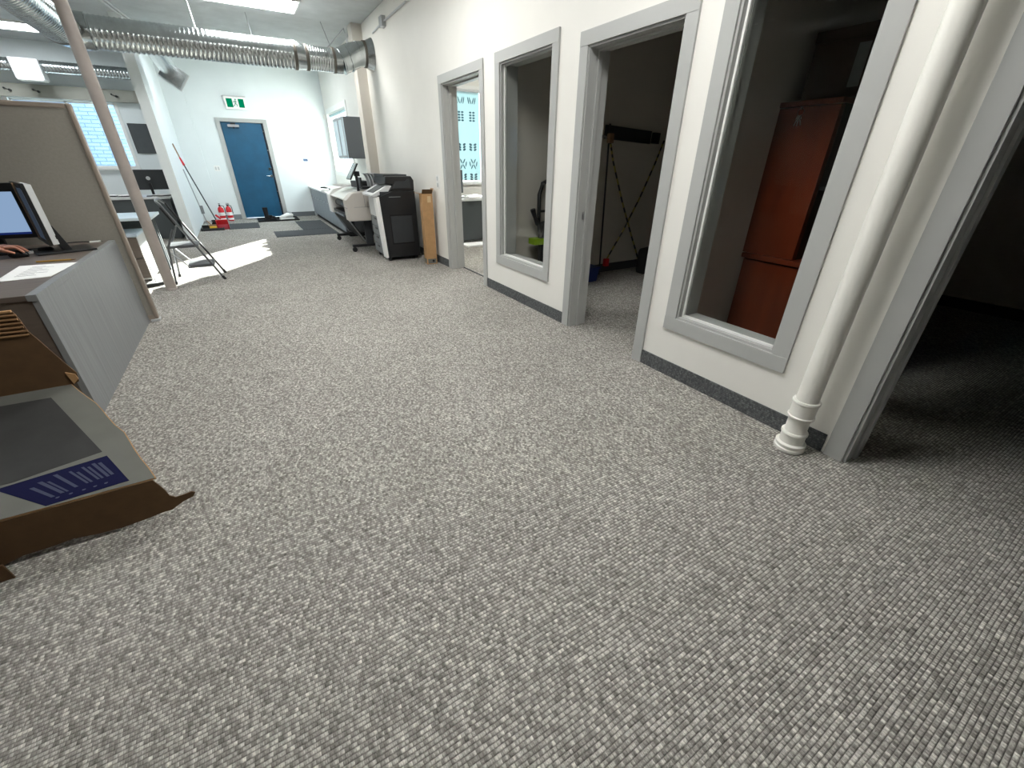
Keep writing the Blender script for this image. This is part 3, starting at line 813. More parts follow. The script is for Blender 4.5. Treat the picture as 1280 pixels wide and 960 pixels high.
# clutter on the counter
zc = 0.735
for k, (x, y, rz, n) in enumerate(((1.78, 9.55, 0.3, 'near its end'), (1.86, 10.1, -0.2, 'under the wall cabinet'), (1.74, 10.75, 0.5, 'below the window'))):
    t = thing('paper_stack', 'loose stack of white papers on the worktop ' + n, 'papers', (x, y, zc), rz, 'paper stacks on the counter')
    for i in range(4):
        MB().box(-0.15 + 0.01 * i, 0.15 - 0.008 * i, -0.21, 0.20 - 0.01 * i, i * 0.012, i * 0.012 + 0.010, Matrix.Rotation(0.1 * (i - 1.5), 3, 'Z')).build('sheet', PAPER, t)
for k, (x, y, rz) in enumerate(((1.68, 9.82, 1.3), (1.68, 10.42, 0.1), (1.69, 11.2, 1.1))):
    t = thing('stapler', ('black stapler on the worktop near the plotter', 'black stapler on the worktop between paper stacks', 'black stapler on the worktop below the window')[k], 'stapler', (x, y, zc), rz, 'staplers on the counter')
    MB().box(-0.03, 0.03, -0.10, 0.10, 0, 0.015).build('base', BLACK, t, bevel=0.004)
    MB().prism([(-0.10, 0.02), (0.10, 0.045), (0.10, 0.07), (0.0, 0.075), (-0.10, 0.04)], -0.022, 0.022, 'x').build('arm', BLACK, t, bevel=0.004)
t = thing('telephone', 'dark desk telephone with tilted body on the worktop', 'telephone', (2.14, 9.30, zc), 0.2)
MB().prism([(-0.12, 0), (0.12, 0), (0.12, 0.13), (-0.12, 0.04)], -0.11, 0.11, 'y').build('body', DGREY, t, bevel=0.006)
MB().tube([(-0.09, -0.07, 0.09), (-0.02, -0.07, 0.13), (0.09, -0.07, 0.165)], [0.028, 0.02, 0.028], 10).build('handset', BLACK, t)
t = thing('tape_dispenser', 'black tape dispenser on the worktop end nearest the plotter', 'tape dispenser', (1.68, 9.20, zc), 0.5)
MB().prism([(-0.10, 0), (0.10, 0), (0.10, 0.03), (0.05, 0.085), (-0.05, 0.075), (-0.10, 0.04)], -0.03, 0.03).build('body', BLACK, t, bevel=0.006)
MB().lathe([(0.03, -0.02), (0.05, -0.02), (0.05, 0.02), (0.03, 0.02)], 20, (-0.01, 0, 0.07), Matrix.Rotation(PI / 2, 3, 'X')).build('tape_roll', LGREY, t)
t = thing('pen_cup', 'black pen cup with pens on the worktop near the bright window', 'cup', (2.08, 9.78, zc))
MB().lathe([(0.036, 0), (0.04, 0.10), (0.036, 0.10), (0.033, 0.01)], 20).build('cup', BLACK, t)
for k in range(4):
    a = k * 1.7
    MB().tube([(0.01 * math.cos(a), 0.01 * math.sin(a), 0.012), (0.045 * math.cos(a), 0.045 * math.sin(a), 0.18)], 0.005, 6).build('pen', DGREY if k % 2 else BLUE, t)
t = thing('label_printer', 'dark label printer with pale top on the worktop under the wall cabinet', 'printer', (2.14, 10.50, zc), -0.1)
MB().box(-0.11, 0.11, -0.13, 0.13, 0, 0.13).build('body', DGREY, t, bevel=0.015)
MB().box(-0.09, 0.09, -0.11, 0.11, 0.128, 0.15).build('lid', LGREY, t, bevel=0.008)
tag(MB().box(-0.006, 0, -0.06, 0.06, -0.06, 0.06).build('power_outlet', LGREY, None, (W, 9.25, 1.05)), 'small grey wall outlet behind the plotter beside the pilaster', 'outlet')

# ------------------------------------------------------------------ wide format plotter
t = thing('plotter', 'white and grey wide format plotter on castors behind the copier', 'plotter', (1.66, 8.1, 0))
MB().prism([(-0.30, 0.50), (0.24, 0.50), (0.24, 0.86), (0.10, 0.95), (-0.20, 0.90), (-0.31, 0.80)], -0.86, -0.62).build('end_cap', BEIGE, t, bevel=0.02)
MB().prism([(-0.30, 0.50), (0.24, 0.50), (0.24, 0.86), (0.10, 0.95), (-0.20, 0.90), (-0.31, 0.80)], 0.62, 0.86).build('end_cap', WHITE, t, bevel=0.02)
MB().box(-0.02, 0.24, -0.62, 0.62, 0.52, 0.88).build('body', DGREY, t)
MB().prism([(-0.27, 0.78), (-0.02, 0.885), (0.20, 0.93), (0.20, 0.95), (-0.03, 0.91), (-0.28, 0.80)], -0.62, 0.62).build('lid', WHITE, t)
MB().box(-0.26, -0.02, -0.62, 0.62, 0.54, 0.58).build('media_guide', BLACK, t)
MB().tube([(-0.16, -0.60, 0.68), (-0.16, 0.60, 0.68)], 0.06, 16).build('paper_roll', DGREY, t)
MB().box(-0.312, -0.305, -0.88, -0.60, 0.69, 0.695).box(-0.2, 0.2, -0.864, -0.858, 0.70, 0.704).box(-0.03, -0.026, -0.864, -0.858, 0.70, 0.90).build('seam', GREY, t)
for y in (-0.66, 0.68):
    lg = MB().box(-0.05, 0.07, y - 0.03, y + 0.03, 0.11, 0.50).build('leg', DGREY, t, bevel=0.004)
    MB().box(-0.28, 0.32, y - 0.03, y + 0.03, 0.08, 0.12).build('foot_bar', BLACK, lg, bevel=0.006)
    for x in (-0.25, 0.29):
        MB().lathe([(0.035, -0.014), (0.04, -0.008), (0.04, 0.008), (0.035, 0.014)], 18, (x, y, 0.04), Matrix.Rotation(PI / 2, 3, 'X')).box(x - 0.012, x + 0.012, y - 0.02, y + 0.02, 0.06, 0.085).build('castor', BLACK, lg)
MB().prism([(-0.26, 0.50), (-0.25, 0.50), (-0.02, 0.17), (0.05, 0.15), (0.05, 0.14), (-0.03, 0.155)], -0.60, 0.60).build('catch_basket', BLACK_M, t)
MB().tube([(-0.26, -0.62, 0.49), (-0.06, -0.62, 0.16), (0.03, -0.62, 0.14)], 0.01, 8).tube([(-0.26, 0.62, 0.49), (-0.06, 0.62, 0.16), (0.03, 0.62, 0.14)], 0.01, 8).build('basket_rod', STEEL, t)
# touch screen on an arm
t = thing('touch_screen', 'slim black touch screen tilted back on a post above the plotter', 'screen', (1.60, 7.40, 0.93))
MB().box(-0.018, 0.018, -0.018, 0.018, -0.01, 0.24).build('post', BLACK, t, bevel=0.003)
MB().box(-0.03, 0.05, -0.03, 0.03, 0.20, 0.27).build('joint', BLACK, t, bevel=0.006)
Rt = Matrix.Rotation(math.radians(32), 3, 'Y')
sc = MB().box(-0.07, -0.05, -0.12, 0.16, 0.14, 0.40, Rt, (-0.06, 0, 0.25)).build('panel', BLACK, t, bevel=0.004)
MB().box(-0.073, -0.07, -0.11, 0.15, 0.15, 0.39, Rt, (-0.06, 0, 0.25)).build('glass_face', mat('screen_face', (110, 122, 126), 0.2), sc)
# file sorter
t = thing('file_sorter', 'black desktop file sorter with pale curved fins behind the copier', 'file sorter', (1.80, 7.42, 0.955))
MB().box(-0.16, 0.20, -0.12, 0.12, 0.0, 0.03).box(-0.17, -0.15, -0.12, 0.12, 0.03, 0.16).build('base', BLACK, t, bevel=0.004)
for k in range(5):
    mb = MB(); pts = []
    for j in range(7):
        a = j / 6 * PI * 0.55
        pts.append((0.02 + 0.045 * k - 0.07 * (1 - math.cos(a)), 0.03 + 0.19 * math.sin(a)))
    poly = pts + [(p[0] + 0.010, p[1]) for p in reversed(pts)]
    mb.prism([(p[0] - 0.04, p[1]) for p in poly], -0.11, 0.11).build('fin', LGREY, t)
t = thing('toner_box', 'flat black box lying on top of the plotter', 'box', (1.72, 7.85, 0.955), 0.1)
MB().box(-0.08, 0.14, -0.16, 0.16, 0, 0.09).build('body', BLACK, t, bevel=0.006)
MB().box(-0.082, 0.142, -0.162, 0.162, 0.06, 0.095).build('lid', DGREY, t, bevel=0.004)
t = thing('document_pile', 'pile of white drawing sheets lying on the plotter lid', 'papers', (1.58, 8.25, 0.955), 0.15)
for i in range(3):
    MB().box(-0.12, 0.22, -0.22 + 0.02 * i, 0.24, i * 0.01 + 0.0, i * 0.01 + 0.008, Matrix.Rotation(0.08 * i, 3, 'Z')).build('sheet', PAPER, t)

# ------------------------------------------------------------------ copier
t = thing('copier', 'black floor standing office copier with a white front edge', 'copier', (1.94, 6.78, 0))
MB().box(-0.255, 0.24, -0.31, 0.31, 0.05, 0.96).build('body', DGREY, t, bevel=0.01)
sd = MB().prism([(-0.225, 0.05), (0.25, 0.05), (0.25, 0.96), (-0.07, 0.97), (-0.275, 0.89)], -0.335, -0.31).build('side_panel', BLACK, t, bevel=0.006)
MB().box(-0.16, 0.18, -0.338, -0.334, 0.64, 0.655).box(-0.16, 0.18, -0.338, -0.334, 0.24, 0.255).box(-0.16, -0.15, -0.338, -0.334, 0.24, 0.655).build('service_door_gap', BLACK_M, sd)
MB().box(-0.145, 0.17, -0.342, -0.334, 0.26, 0.63).build('service_door', DGREY, sd, bevel=0.003)
MB().box(-0.14, 0.03, -0.339, -0.335, 0.885, 0.893).build('groove', GREY, sd)
MB().prism([(-0.285, 0.05), (-0.245, 0.05), (-0.275, 0.90), (-0.33, 0.88)], -0.334, -0.19).build('front_pillar', WHITE, t, bevel=0.01)
for k, (a, b) in enumerate(((0.08, 0.20), (0.21, 0.33), (0.34, 0.46), (0.47, 0.60))):
    d = MB().box(-0.275, -0.25, -0.185, 0.30, a, b).build('paper_drawer', GREY, t, bevel=0.006)
    MB().box(-0.28, -0.273, 0.0, 0.12, b - 0.04, b - 0.015).build('drawer_handle', BLACK, d)
MB().box(-0.28, -0.25, -0.185, 0.30, 0.61, 0.86).build('front_door', LGREY, t, bevel=0.008)
cp = MB().prism([(-0.36, 0.885), (-0.10, 0.96), (-0.07, 1.03), (-0.12, 1.045), (-0.37, 0.92)], -0.30, 0.28).build('control_panel', LGREY, t, bevel=0.01)
Rc = Matrix.Rotation(math.radians(-27), 3, 'Y')
MB().box(-0.34, -0.14, -0.22, 0.10, 0.985, 0.992, Rc).build('touch_display', BLACK, cp)
fd = MB().prism([(-0.13, 0.96), (0.25, 0.96), (0.255, 1.10), (0.22, 1.155), (-0.15, 1.155), (-0.17, 1.05), (-0.06, 1.05)], -0.32, 0.30).build('document_feeder', BLACK, t, bevel=0.015)
MB().box(-0.16, 0.18, -0.25, 0.25, 1.15, 1.175).build('feeder_tray', DGREY, fd, bevel=0.006)
MB().prism([(-0.06, 1.0), (0.2, 1.0), (0.19, 1.12), (0.16, 1.12), (0.13, 1.09), (-0.02, 1.09)], -0.327, -0.318).build('feeder_side', DGREY, fd)
for x in (-0.21, 0.2):
    for y in (-0.27, 0.27):
        MB().lathe([(0.02, 0), (0.03, 0.01), (0.03, 0.04), (0.018, 0.055)], 14, (x, y, 0)).build('foot', BLACK, t)

# tall cardboard box
t = thing('cardboard_box', 'tall narrow brown cardboard box with open flaps beside the copier', 'box', (2.205, 6.04, 0), math.radians(-6))
h = 0.95
MB().box(-0.075, -0.071, -0.075, 0.075, 0, h).box(0.071, 0.075, -0.075, 0.075, 0, h).box(-0.071, 0.071, -0.075, -0.071, 0, h).box(-0.071, 0.071, 0.071, 0.075, 0, h).box(-0.071, 0.071, -0.071, 0.071, 0, 0.004).build('body', CARD, t)
MB().box(-0.075, -0.071, -0.072, 0.072, h, h + 0.07, Matrix.Rotation(math.radians(-80), 3, 'Y'), (-0.073, 0, h)).build('flap', CARD, t)
MB().box(-0.072, 0.072, -0.075, -0.071, h, h + 0.07, Matrix.Rotation(math.radians(35), 3, 'X'), (0, -0.073, h)).build('flap', CARD_D, t)
MB().box(0.071, 0.075, -0.072, 0.072, h, h + 0.07, Matrix.Rotation(math.radians(20), 3, 'Y'), (0.073, 0, h)).build('flap', CARD, t)
MB().box(-0.0765, -0.075, -0.06, 0.06, 0.01, 0.075).box(-0.06, 0.06, -0.0765, -0.075, 0.01, 0.075).build('base_print', PRINT_W, t)
MB().lathe([(0.018, 0), (0.018, 0.002)], 16, (0.02, -0.0765, 0.045), Matrix.Rotation(PI / 2, 3, 'X')).build('hand_hole', BLACK_M, t)
MB().box(0.0, 0.05, -0.0765, -0.075, 0.84, 0.92).build('tape', mat('packing_tape', (196, 170, 130), 0.3), t)

# ------------------------------------------------------------------ farthest office (behind door_4)
t = thing('office_desk', 'dark grey panelled desk inside the farthest office', 'desk', (3.9, 7.7, 0))
MB().box(-0.75, 0.75, -0.38, 0.38, 0.72, 0.75).build('worktop', LGREY, t, bevel=0.003)
MB().box(-0.70, 0.70, -0.36, -0.33, 0.05, 0.72).build('modesty_panel', SLATE, t)
for x in (-0.72, 0.69):
    MB().box(x, x + 0.03, -0.35, 0.36, 0, 0.72).build('side_panel', SLATE, t)
t = thing('monitor', 'black monitor seen from behind on the farthest office desk', 'monitor', (3.44, 7.72, 0.75), math.radians(12))
MB().box(-0.25, 0.12, -0.02, 0.02, 0.08, 0.46).build('panel', SLATE, t, bevel=0.006)
MB().box(-0.06, 0.0, 0.0, 0.03, 0.0, 0.2).box(-0.13, 0.08, -0.09, 0.09, 0, 0.012).build('stand', BLACK, t)
for k, (x, y, rz) in enumerate(((3.62, 7.43, 0.2), (3.75, 7.72, -0.3))):
    t = thing('paper_stack', ('white papers at the front edge of the farthest office desk', 'white papers at the back of the farthest office desk')[k], 'papers', (x, y, 0.75), rz, 'papers on the office desk')
    for i in range(3):
        MB().box(-0.14, 0.12, -0.1, 0.1, i * 0.014, i * 0.014 + 0.012, Matrix.Rotation(0.12 * i, 3, 'Z')).build('sheet', PAPER, t)
t = thing('patterned_shade', 'pale blue window shade printed with dark leaf motifs in the farthest office', 'shade', (4.0, 8.69, 1.0))
MB().box(-0.42, 0.42, -0.002, 0.0, 0, 1.52).build('fabric', SHADE, t)
MB().tube([(-0.43, -0.0, 1.54), (0.43, -0.0, 1.54)], 0.025, 12).build('roller', LGREY, t)
def blob(mb, x, z, rx, rz, an):
    poly = []
    for j in range(10):
        a = 2 * PI * j / 10
        p, q = rx * math.cos(a), rz * math.sin(a)
        poly.append((x + p * math.cos(an) - q * math.sin(an), z + p * math.sin(an) + q * math.cos(an)))
    mb.prism(poly, -0.004, -0.002)
for zx in (-0.22, 0.02, 0.26):
    for zz, kind in ((1.38, 'stroke'), (1.12, 'block'), (0.60, 'leaf'), (0.30, 'branch'), (0.06, 'leaf')):
        mb = MB()
        for s_ in (-1, 1):
            if kind == 'stroke':
                for dx, an in ((0.03, 0.35), (0.07, 0.25)): blob(mb, zx + s_ * dx, zz, 0.011, 0.06, -s_ * an)
            elif kind == 'block':
                for r_ in range(4): blob(mb, zx + s_ * 0.035, zz + (r_ - 1.5) * 0.045, 0.028, 0.017, 0)
            elif kind == 'leaf':
                for r_ in range(3): blob(mb, zx + s_ * 0.05, zz + (r_ - 1) * 0.045, 0.034, 0.02, s_ * 0.4)
            else:
                for dx, dz, an in ((0.03, 0.05, 0.5), (0.03, -0.05, -0.5), (0.075, 0.0, 0.2)): blob(mb, zx + s_ * dx, zz + dz, 0.012, 0.05, -s_ * an)
        mb.build('motif', SHADE_M, t)
tag(MB().box(-0.2, 0.25, -0.15, 0.15, 0, 0.035).build('paper_sun_patch', PAPER, None, (3.42, 7.05, 0), bevel=0.012), 'white paper and painted sun patch on the floor before the farthest office desk', 'papers')  # one white slab for both papers and sunlight painted on the floor

# ------------------------------------------------------------------ middle office (behind door_3 and window_2)
t = thing('hand_truck', 'black tubular hand truck with lime green wheels seen through the middle interior window', 'hand truck', (3.0, 4.20, 0))
for x in (-0.13, 0.20):
    MB().tube([(x, -0.12, 0.14), (x, 0.0, 0.75), (x + (0.03 if x < 0 else -0.03), 0.05, 1.02), (x + (0.10 if x < 0 else -0.10), 0.08, 1.14)], 0.022, 10).build('rail', BLACK, t)
MB().tube([(-0.05, 0.075, 1.13), (0.03, 0.085, 1.16), (0.11, 0.075, 1.13)], 0.022, 10).build('grip_loop', BLACK, t)
for z, y in ((0.35, -0.08), (0.6, -0.03), (0.85, 0.015)):
    MB().tube([(-0.13, y, z), (0.20, y, z)], 0.014, 8).build('cross_bar', BLACK, t)
MB().box(-0.16, 0.23, -0.34, -0.12, 0.0, 0.01).build('toe_plate', BLACK, t)
MB().box(-0.10, 0.17, -0.16, 0.06, 0.2, 0.74).build('motor_cover', DGREY, t, bevel=0.04)
MB().box(-0.24, -0.09, -0.10, 0.04, 0.50, 0.57).build('lime_cap', LIME, t, bevel=0.012)
MB().tube([(-0.14, 0.0, 0.72), (-0.19, -0.02, 0.78), (-0.23, -0.02, 0.88)], [0.03, 0.02, 0.03], 8).build('trigger', BLACK, t)
MB().lathe([(0.012, 0), (0.016, 0.004), (0.012, 0.012)], 12, (-0.17, -0.04, 0.80), Matrix.Rotation(PI / 2, 3, 'X')).build('gauge', CHROME, t)
for x in (-0.19, 0.26):
    MB().lathe([(0.10, -0.025), (0.125, -0.015), (0.125, 0.015), (0.10, 0.025)], 24, (x, -0.02, 0.125), Matrix.Rotation(PI / 2, 3, 'Y')).build('wheel', BLACK_M, t)
t = thing('wall_rack', 'dark wall rail holding straps in the middle office', 'rack', (4.28, 4.36, 1.65))
Rr = Matrix.Rotation(math.radians(3), 3, 'Y')
MB().box(-0.40, 0.36, -0.03, 0.0, -0.07, 0.07, Rr, (0, 0, 0)).build('rail', DGREY, t)
MB().box(0.40, 0.50, -0.05, 0.0, -0.06, 0.06, Rr, (0, 0, 0)).build('end_block', BLACK, t)
MB().tube([(-0.42, 0, -0.02), (-0.42, -0.10, -0.05)], 0.012, 8).build('hook', STEEL, t)
def strap(lab, pts, loc, ends):
    t = thing('ratchet_strap', lab, 'strap', loc, 0, 'striped straps hanging on the office wall')
    v = [Vector(p) for p in pts]
    n = len(v) - 1
    a_ = MB(); b_ = MB()
    N = 26
    for i in range(N):
        def at(s):
            q = s * n; k = min(n - 1, int(q)); return v[k].lerp(v[k + 1], q - k)
        (a_ if i % 2 else b_).tube([at(i / N), at((i + 1) / N)], 0.011, 6)
    a_.build('yellow_webbing', STRAPY, t); b_.build('black_webbing', BLACK, t)
    for p, m in ends:
        MB().box(p[0] - 0.035, p[0] + 0.035, p[1] - 0.03, p[1] + 0.02, p[2] - 0.05, p[2] + 0.05).build('buckle', m, t, bevel=0.01)
    return t
strap('yellow and black strap crossing down left to a red buckle in the middle office', [(0.55, -0.02, 1.6), (0.42, -0.05, 1.35), (0.22, -0.06, 0.95), (-0.02, -0.07, 0.55), (-0.27, -0.08, 0.20)], (4.30, 4.32, 0), [((-0.28, -0.08, 0.16), RED)])
strap('yellow and black strap crossing down right from the rail in the middle office', [(-0.42, -0.07, 1.58), (-0.34, -0.08, 1.35), (-0.12, -0.09, 0.9), (0.10, -0.10, 0.5), (0.33, -0.10, 0.12)], (4.30, 4.32, 0), [((-0.42, -0.07, 1.60), BRONZE)])
t = thing('storage_bin', 'blue plastic bin on the floor just inside the middle doorway', 'bin', (3.52, 4.14, 0))
MB().prism([(-0.15, 0), (0.15, 0), (0.18, 0.16), (-0.18, 0.16)], -0.14, 0.14).build('tub', BLUE, t, bevel=0.01)
MB().box(-0.19, 0.19, -0.15, 0.15, 0.155, 0.18).build('rim', BLUE, t, bevel=0.005)
t = thing('tool_bag', 'black tool bag with buckles slumped by the middle office wall', 'bag', (4.72, 4.0, 0), 0.3)
MB().box(-0.28, 0.28, -0.16, 0.16, 0, 0.34).build('body', BLACK_M, t, bevel=0.06)
MB().tube([(-0.18, 0, 0.32), (-0.16, 0, 0.44), (0.0, 0, 0.5), (0.16, 0, 0.44), (0.18, 0, 0.32)], 0.016, 8).build('handle', BLACK, t)
for x in (-0.15, 0.1):
    MB().box(x, x + 0.03, -0.172, -0.158, 0.12, 0.18).build('buckle', CHROME, t)
tag(MB().tube([(0, 0, 0), (-0.02, 0.06, 1.75)], 0.011, 8).build('dark_pole', DGREY, None, (3.93, 4.25, 0)), 'thin dark pole leaning upright on the middle office wall', 'pole')

# ------------------------------------------------------------------ near office: cherry hutch
t = thing('cherry_hutch', 'reddish cherry wood hutch cabinet behind the near interior window', 'cabinet', (3.2, 1.20, 0))
MB().box(0.02, 0.55, -0.20, 0.68, 0.06, 0.72).build('base', CHERRY, t)
MB().box(0.03, 0.55, -0.18, 0.66, 0.0, 0.06).build('plinth', BLACK_M, t)
MB().box(-0.02, 0.56, -0.22, 0.69, 0.72, 0.755).build('counter_slab', CHERRY, t, bevel=0.006)
for k, (a, b) in enumerate(((-0.20, 0.23), (0.235, 0.68))):
    d = MB().box(0.0, 0.02, a, b - 0.004, 0.08, 0.71).build('door', CHERRY, t, bevel=0.003)
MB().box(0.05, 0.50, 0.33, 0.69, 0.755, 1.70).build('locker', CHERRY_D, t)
d = MB().box(0.0, 0.05, 0.33, 0.70, 0.757, 1.67).build('locker_door', CHERRY, t, bevel=0.004)
MB().box(-0.01, 0.5, 0.325, 0.70, 1.675, 1.705).build('locker_top', CHERRY, t, bevel=0.004)
MB().box(0.44, 0.50, -0.19, 0.33, 0.755, 1.70).build('back_panel', BLACK_M, t)
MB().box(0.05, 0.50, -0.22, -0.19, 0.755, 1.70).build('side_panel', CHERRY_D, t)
MB().box(0.05, 0.44, -0.19, 0.325, 1.20, 1.22).build('shelf', BLACK_M, t)
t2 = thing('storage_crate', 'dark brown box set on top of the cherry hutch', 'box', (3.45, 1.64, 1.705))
MB().box(-0.2, 0.2, -0.16, 0.17, 0, 0.34).build('body', CHERRY_D, t2, bevel=0.004)
MB().box(-0.205, 0.205, -0.165, 0.175, 0.29, 0.35).build('lid', CHERRY_D, t2, bevel=0.004)
MB().box(-0.203, -0.2, -0.14, -0.08, 0.05, 0.26).build('grey_strip', GREY, t2)  # narrow plain grey strip on the crate front
t = thing('key_ring', 'bunch of keys hanging on the cherry cabinet door', 'keys', (3.196, 1.745, 1.66))
MB().tube([(0.004, 0, 0), (-0.022, 0, -0.004), (-0.022, 0, 0.012)], 0.005, 8).build('hook', CHROME, t)
pts = [(-0.018, 0.02 * math.cos(a), -0.018 + 0.02 * math.sin(a)) for a in [2 * PI * k / 12 for k in range(13)]]
MB().tube(pts, 0.002, 6).build('ring', CHROME, t)
for k, an in enumerate((-0.35, 0.0, 0.3)):
    R_ = Matrix.Rotation(an, 3, 'X')
    MB().box(-0.021 - 0.003 * k, -0.019 - 0.003 * k, -0.010, 0.010, -0.062, -0.036, R_, (-0.02, 0, -0.036)).box(-0.021 - 0.003 * k, -0.019 - 0.003 * k, -0.004, 0.004, -0.095, -0.060, R_, (-0.02, 0, -0.036)).build('key', CHROME, t)
# office chair of the seated person
t = thing('office_chair', 'black office chair under the seated person at the left desk', 'chair', (-2.25, 3.98, 0), math.radians(90))
MB().box(-0.24, 0.24, -0.24, 0.24, 0.44, 0.52).build('seat', BLACK_M, t, bevel=0.03)
MB().box(-0.23, 0.23, 0.22, 0.28, 0.58, 1.05).build('backrest', BLACK_M, t, bevel=0.03)
MB().box(-0.03, 0.03, 0.20, 0.25, 0.46, 0.70).build('back_bracket', BLACK, t)
MB().tube([(0, 0, 0.08), (0, 0, 0.44)], 0.025, 12).build('column', STEEL, t)
for k in range(5):
    a = 2 * PI * k / 5
    lg = MB().tube([(0, 0, 0.11), (0.28 * math.cos(a), 0.28 * math.sin(a), 0.07)], [0.025, 0.016], 8).build('leg', BLACK, t)
    MB().lathe([(0.02, -0.012), (0.028, -0.006), (0.028, 0.006), (0.02, 0.012)], 14, (0.28 * math.cos(a), 0.28 * math.sin(a), 0.028), Matrix.Rotation(PI / 2, 3, 'X')).build('castor', BLACK, lg)

# ------------------------------------------------------------------ cubicle: screen, desk, monitors, person
t = thing('cubicle_screen', 'grey fabric cubicle screen with beige metal edge behind the near desk', 'screen panel', (-2.35, 4.93, 0))
MB().box(-1.35, 1.375, -0.018, 0.018, 0.06, 1.68).build('fabric_panel', FABRIC, t)
MB().box(1.375, 1.405, -0.028, 0.028, 0.02, 1.71).build('edge_post', PFRAME, t, bevel=0.01)
MB().box(-1.40, -1.35, -0.028, 0.028, 0.02, 1.71).build('edge_post', PFRAME, t, bevel=0.01)
MB().box(-1.35, 1.375, -0.024, 0.024, 1.675, 1.71).build('top_rail', PFRAME, t, bevel=0.008)
MB().box(-1.35, 1.375, -0.024, 0.024, 0.02, 0.06).build('bottom_rail', PFRAME, t)
MB().box(1.345, 1.41, -0.04, 0.04, 0, 0.02).box(-1.41, -1.345, -0.04, 0.04, 0, 0.02).build('foot', LGREY, t)
t = thing('desk', 'grey wood laminate corner desk at the left of the hall', 'desk', (-1.02, 3.01, 0))
MB().box(-0.68, 0.0, 0.0, 1.88, 0.708, 0.735).box(-1.75, -0.68, 1.42, 1.88, 0.708, 0.735).build('worktop', LAM_D, t, bevel=0.003)
MB().box(-0.028, 0.0, 0.003, 1.895, 0.0, 0.706).build('outer_panel', LAM, t, bevel=0.002)
MB().box(-0.04, 0.002, -0.003, 1.88, 0.704, 0.7365).build('edge_band', LAM, t, bevel=0.002)
MB().box(-0.66, -0.03, 0.01, 0.035, 0.0, 0.706).build('end_panel', LAM_D, t)
MB().box(-1.75, -1.72, 1.44, 1.86, 0.0, 0.706).build('side_panel', LAM_D, t)
zt = 0.735
# monitor 1
t = thing('monitor', 'black monitor with lit pale blue screen at the left edge of the desk', 'monitor', (-1.60, 4.52, zt), math.radians(-4))
MB().box(-0.27, 0.255, -0.012, 0.02, 0.10, 0.46).build('case', BLACK, t, bevel=0.005)
MB().box(-0.252, 0.232, -0.0135, -0.011, 0.14, 0.405).build('screen', SCREEN, t)
MB().box(-0.252, 0.232, -0.0145, -0.0135, 0.128, 0.142).build('taskbar', TASKBAR, t)
MB().box(-0.05, 0.05, 0.02, 0.05, 0.0, 0.30).box(-0.13, 0.13, -0.09, 0.11, 0, 0.014).build('stand', BLACK, t, bevel=0.004)
MB().box(0.253, 0.257, -0.013, 0.012, 0.10, 0.46).build('bezel_edge', BRONZE, t)
# monitor 2, turned to the left, seen at a glancing angle
d2 = Vector((-0.36, 0.93, 0)).normalized()
ang = math.atan2(d2.y, d2.x)
t = thing('monitor', 'thick silver backed monitor turned sideways beside the lit monitor', 'monitor', (-1.235, 4.30, zt), ang)
# local x along the panel (away from camera), local +y faces the user side (-X)
MB().box(0, 0.50, 0.0, 0.022, 0.06, 0.462).build('case', BLACK, t, bevel=0.004)
MB().box(0.025, 0.475, 0.021, 0.0235, 0.10, 0.43).build('screen', SCREEN2, t)
MB().prism([(0.0, 0.0), (0.50, 0.0), (0.44, -0.035), (0.02, -0.035)], 0.065, 0.455, 'z').build('back_shell', LGREY, t, bevel=0.004)
MB().box(0.015, 0.035, -0.037, -0.030, 0.10, 0.125).build('port', BLACK, t)
MB().box(0.10, 0.20, -0.10, -0.05, 0.0, 0.19, Matrix.Rotation(math.radians(-16), 3, 'X'), (0.15, -0.09, 0)).build('neck', BLACK, t, bevel=0.006)
MB().box(0.02, 0.30, -0.22, 0.10, 0.0, 0.014).build('stand_base', BLACK, t, bevel=0.004)
# things on the desk
t = thing('document', 'printed white sheet of paper lying at the desk edge', 'paper', (0, 0, zt))
MB().prism([(-1.33, 3.92), (-1.047, 3.90), (-1.075, 3.47), (-1.30, 3.44)], 0.0, 0.002, 'z').build('sheet', PAPER, t)
mb = MB()
for k in range(9):
    w = 0.06 + 0.1 * random.random()
    mb.box(-1.25, -1.25 + w, 3.55 + k * 0.036, 3.556 + k * 0.036, 0.002, 0.0024)
mb.build('print_lines', INK, t)
t = thing('pencil', 'yellow wooden pencil beside the paper on the desk', 'pencil', (-1.175, 4.01, zt + 0.005))
MB().tube([(-0.10, 0.006, 0), (0.075, -0.004, 0)], 0.0055, 6).build('shaft', PENCIL, t)
MB().tube([(0.075, -0.004, 0), (0.10, -0.0055, 0)], [0.0055, 0.001], 6).build('tip', BRONZE, t)
t = thing('computer_mouse', 'black computer mouse under the hand on the desk', 'mouse', (-1.43, 4.30, zt), 0.1)
MB().tube([(-0.05, 0, 0.014), (-0.03, 0, 0.02), (0.01, 0, 0.02), (0.045, 0, 0.014)], [0.012, 0.026, 0.027, 0.014], 14).build('shell', BLACK, t)
tag(MB().tube([(0, 0, 0.004), (0.06, 0.02, 0.004), (0.12, 0.01, 0.004), (0.17, -0.02, 0.004), (0.20, -0.05, 0.004)], 0.004, 6).build('cable', BLACK, None, (-1.32, 4.86, zt)), 'thin black cable on the desk under the cubicle screen', 'cable')
t = thing('headset', 'tangled black headset and adapter below the sideways monitor', 'headset', (-1.42, 4.50, zt), 0.1)
pts = [(0.09 * math.cos(a), 0.06 * math.sin(a), 0.012) for a in [2 * PI * k / 14 for k in range(12)]]
MB().tube(pts, 0.008, 8).build('band', BLACK, t)
MB().box(0.04, 0.12, -0.06, -0.01, 0.0, 0.035).build('ear_cup', BLACK, t, bevel=0.01)
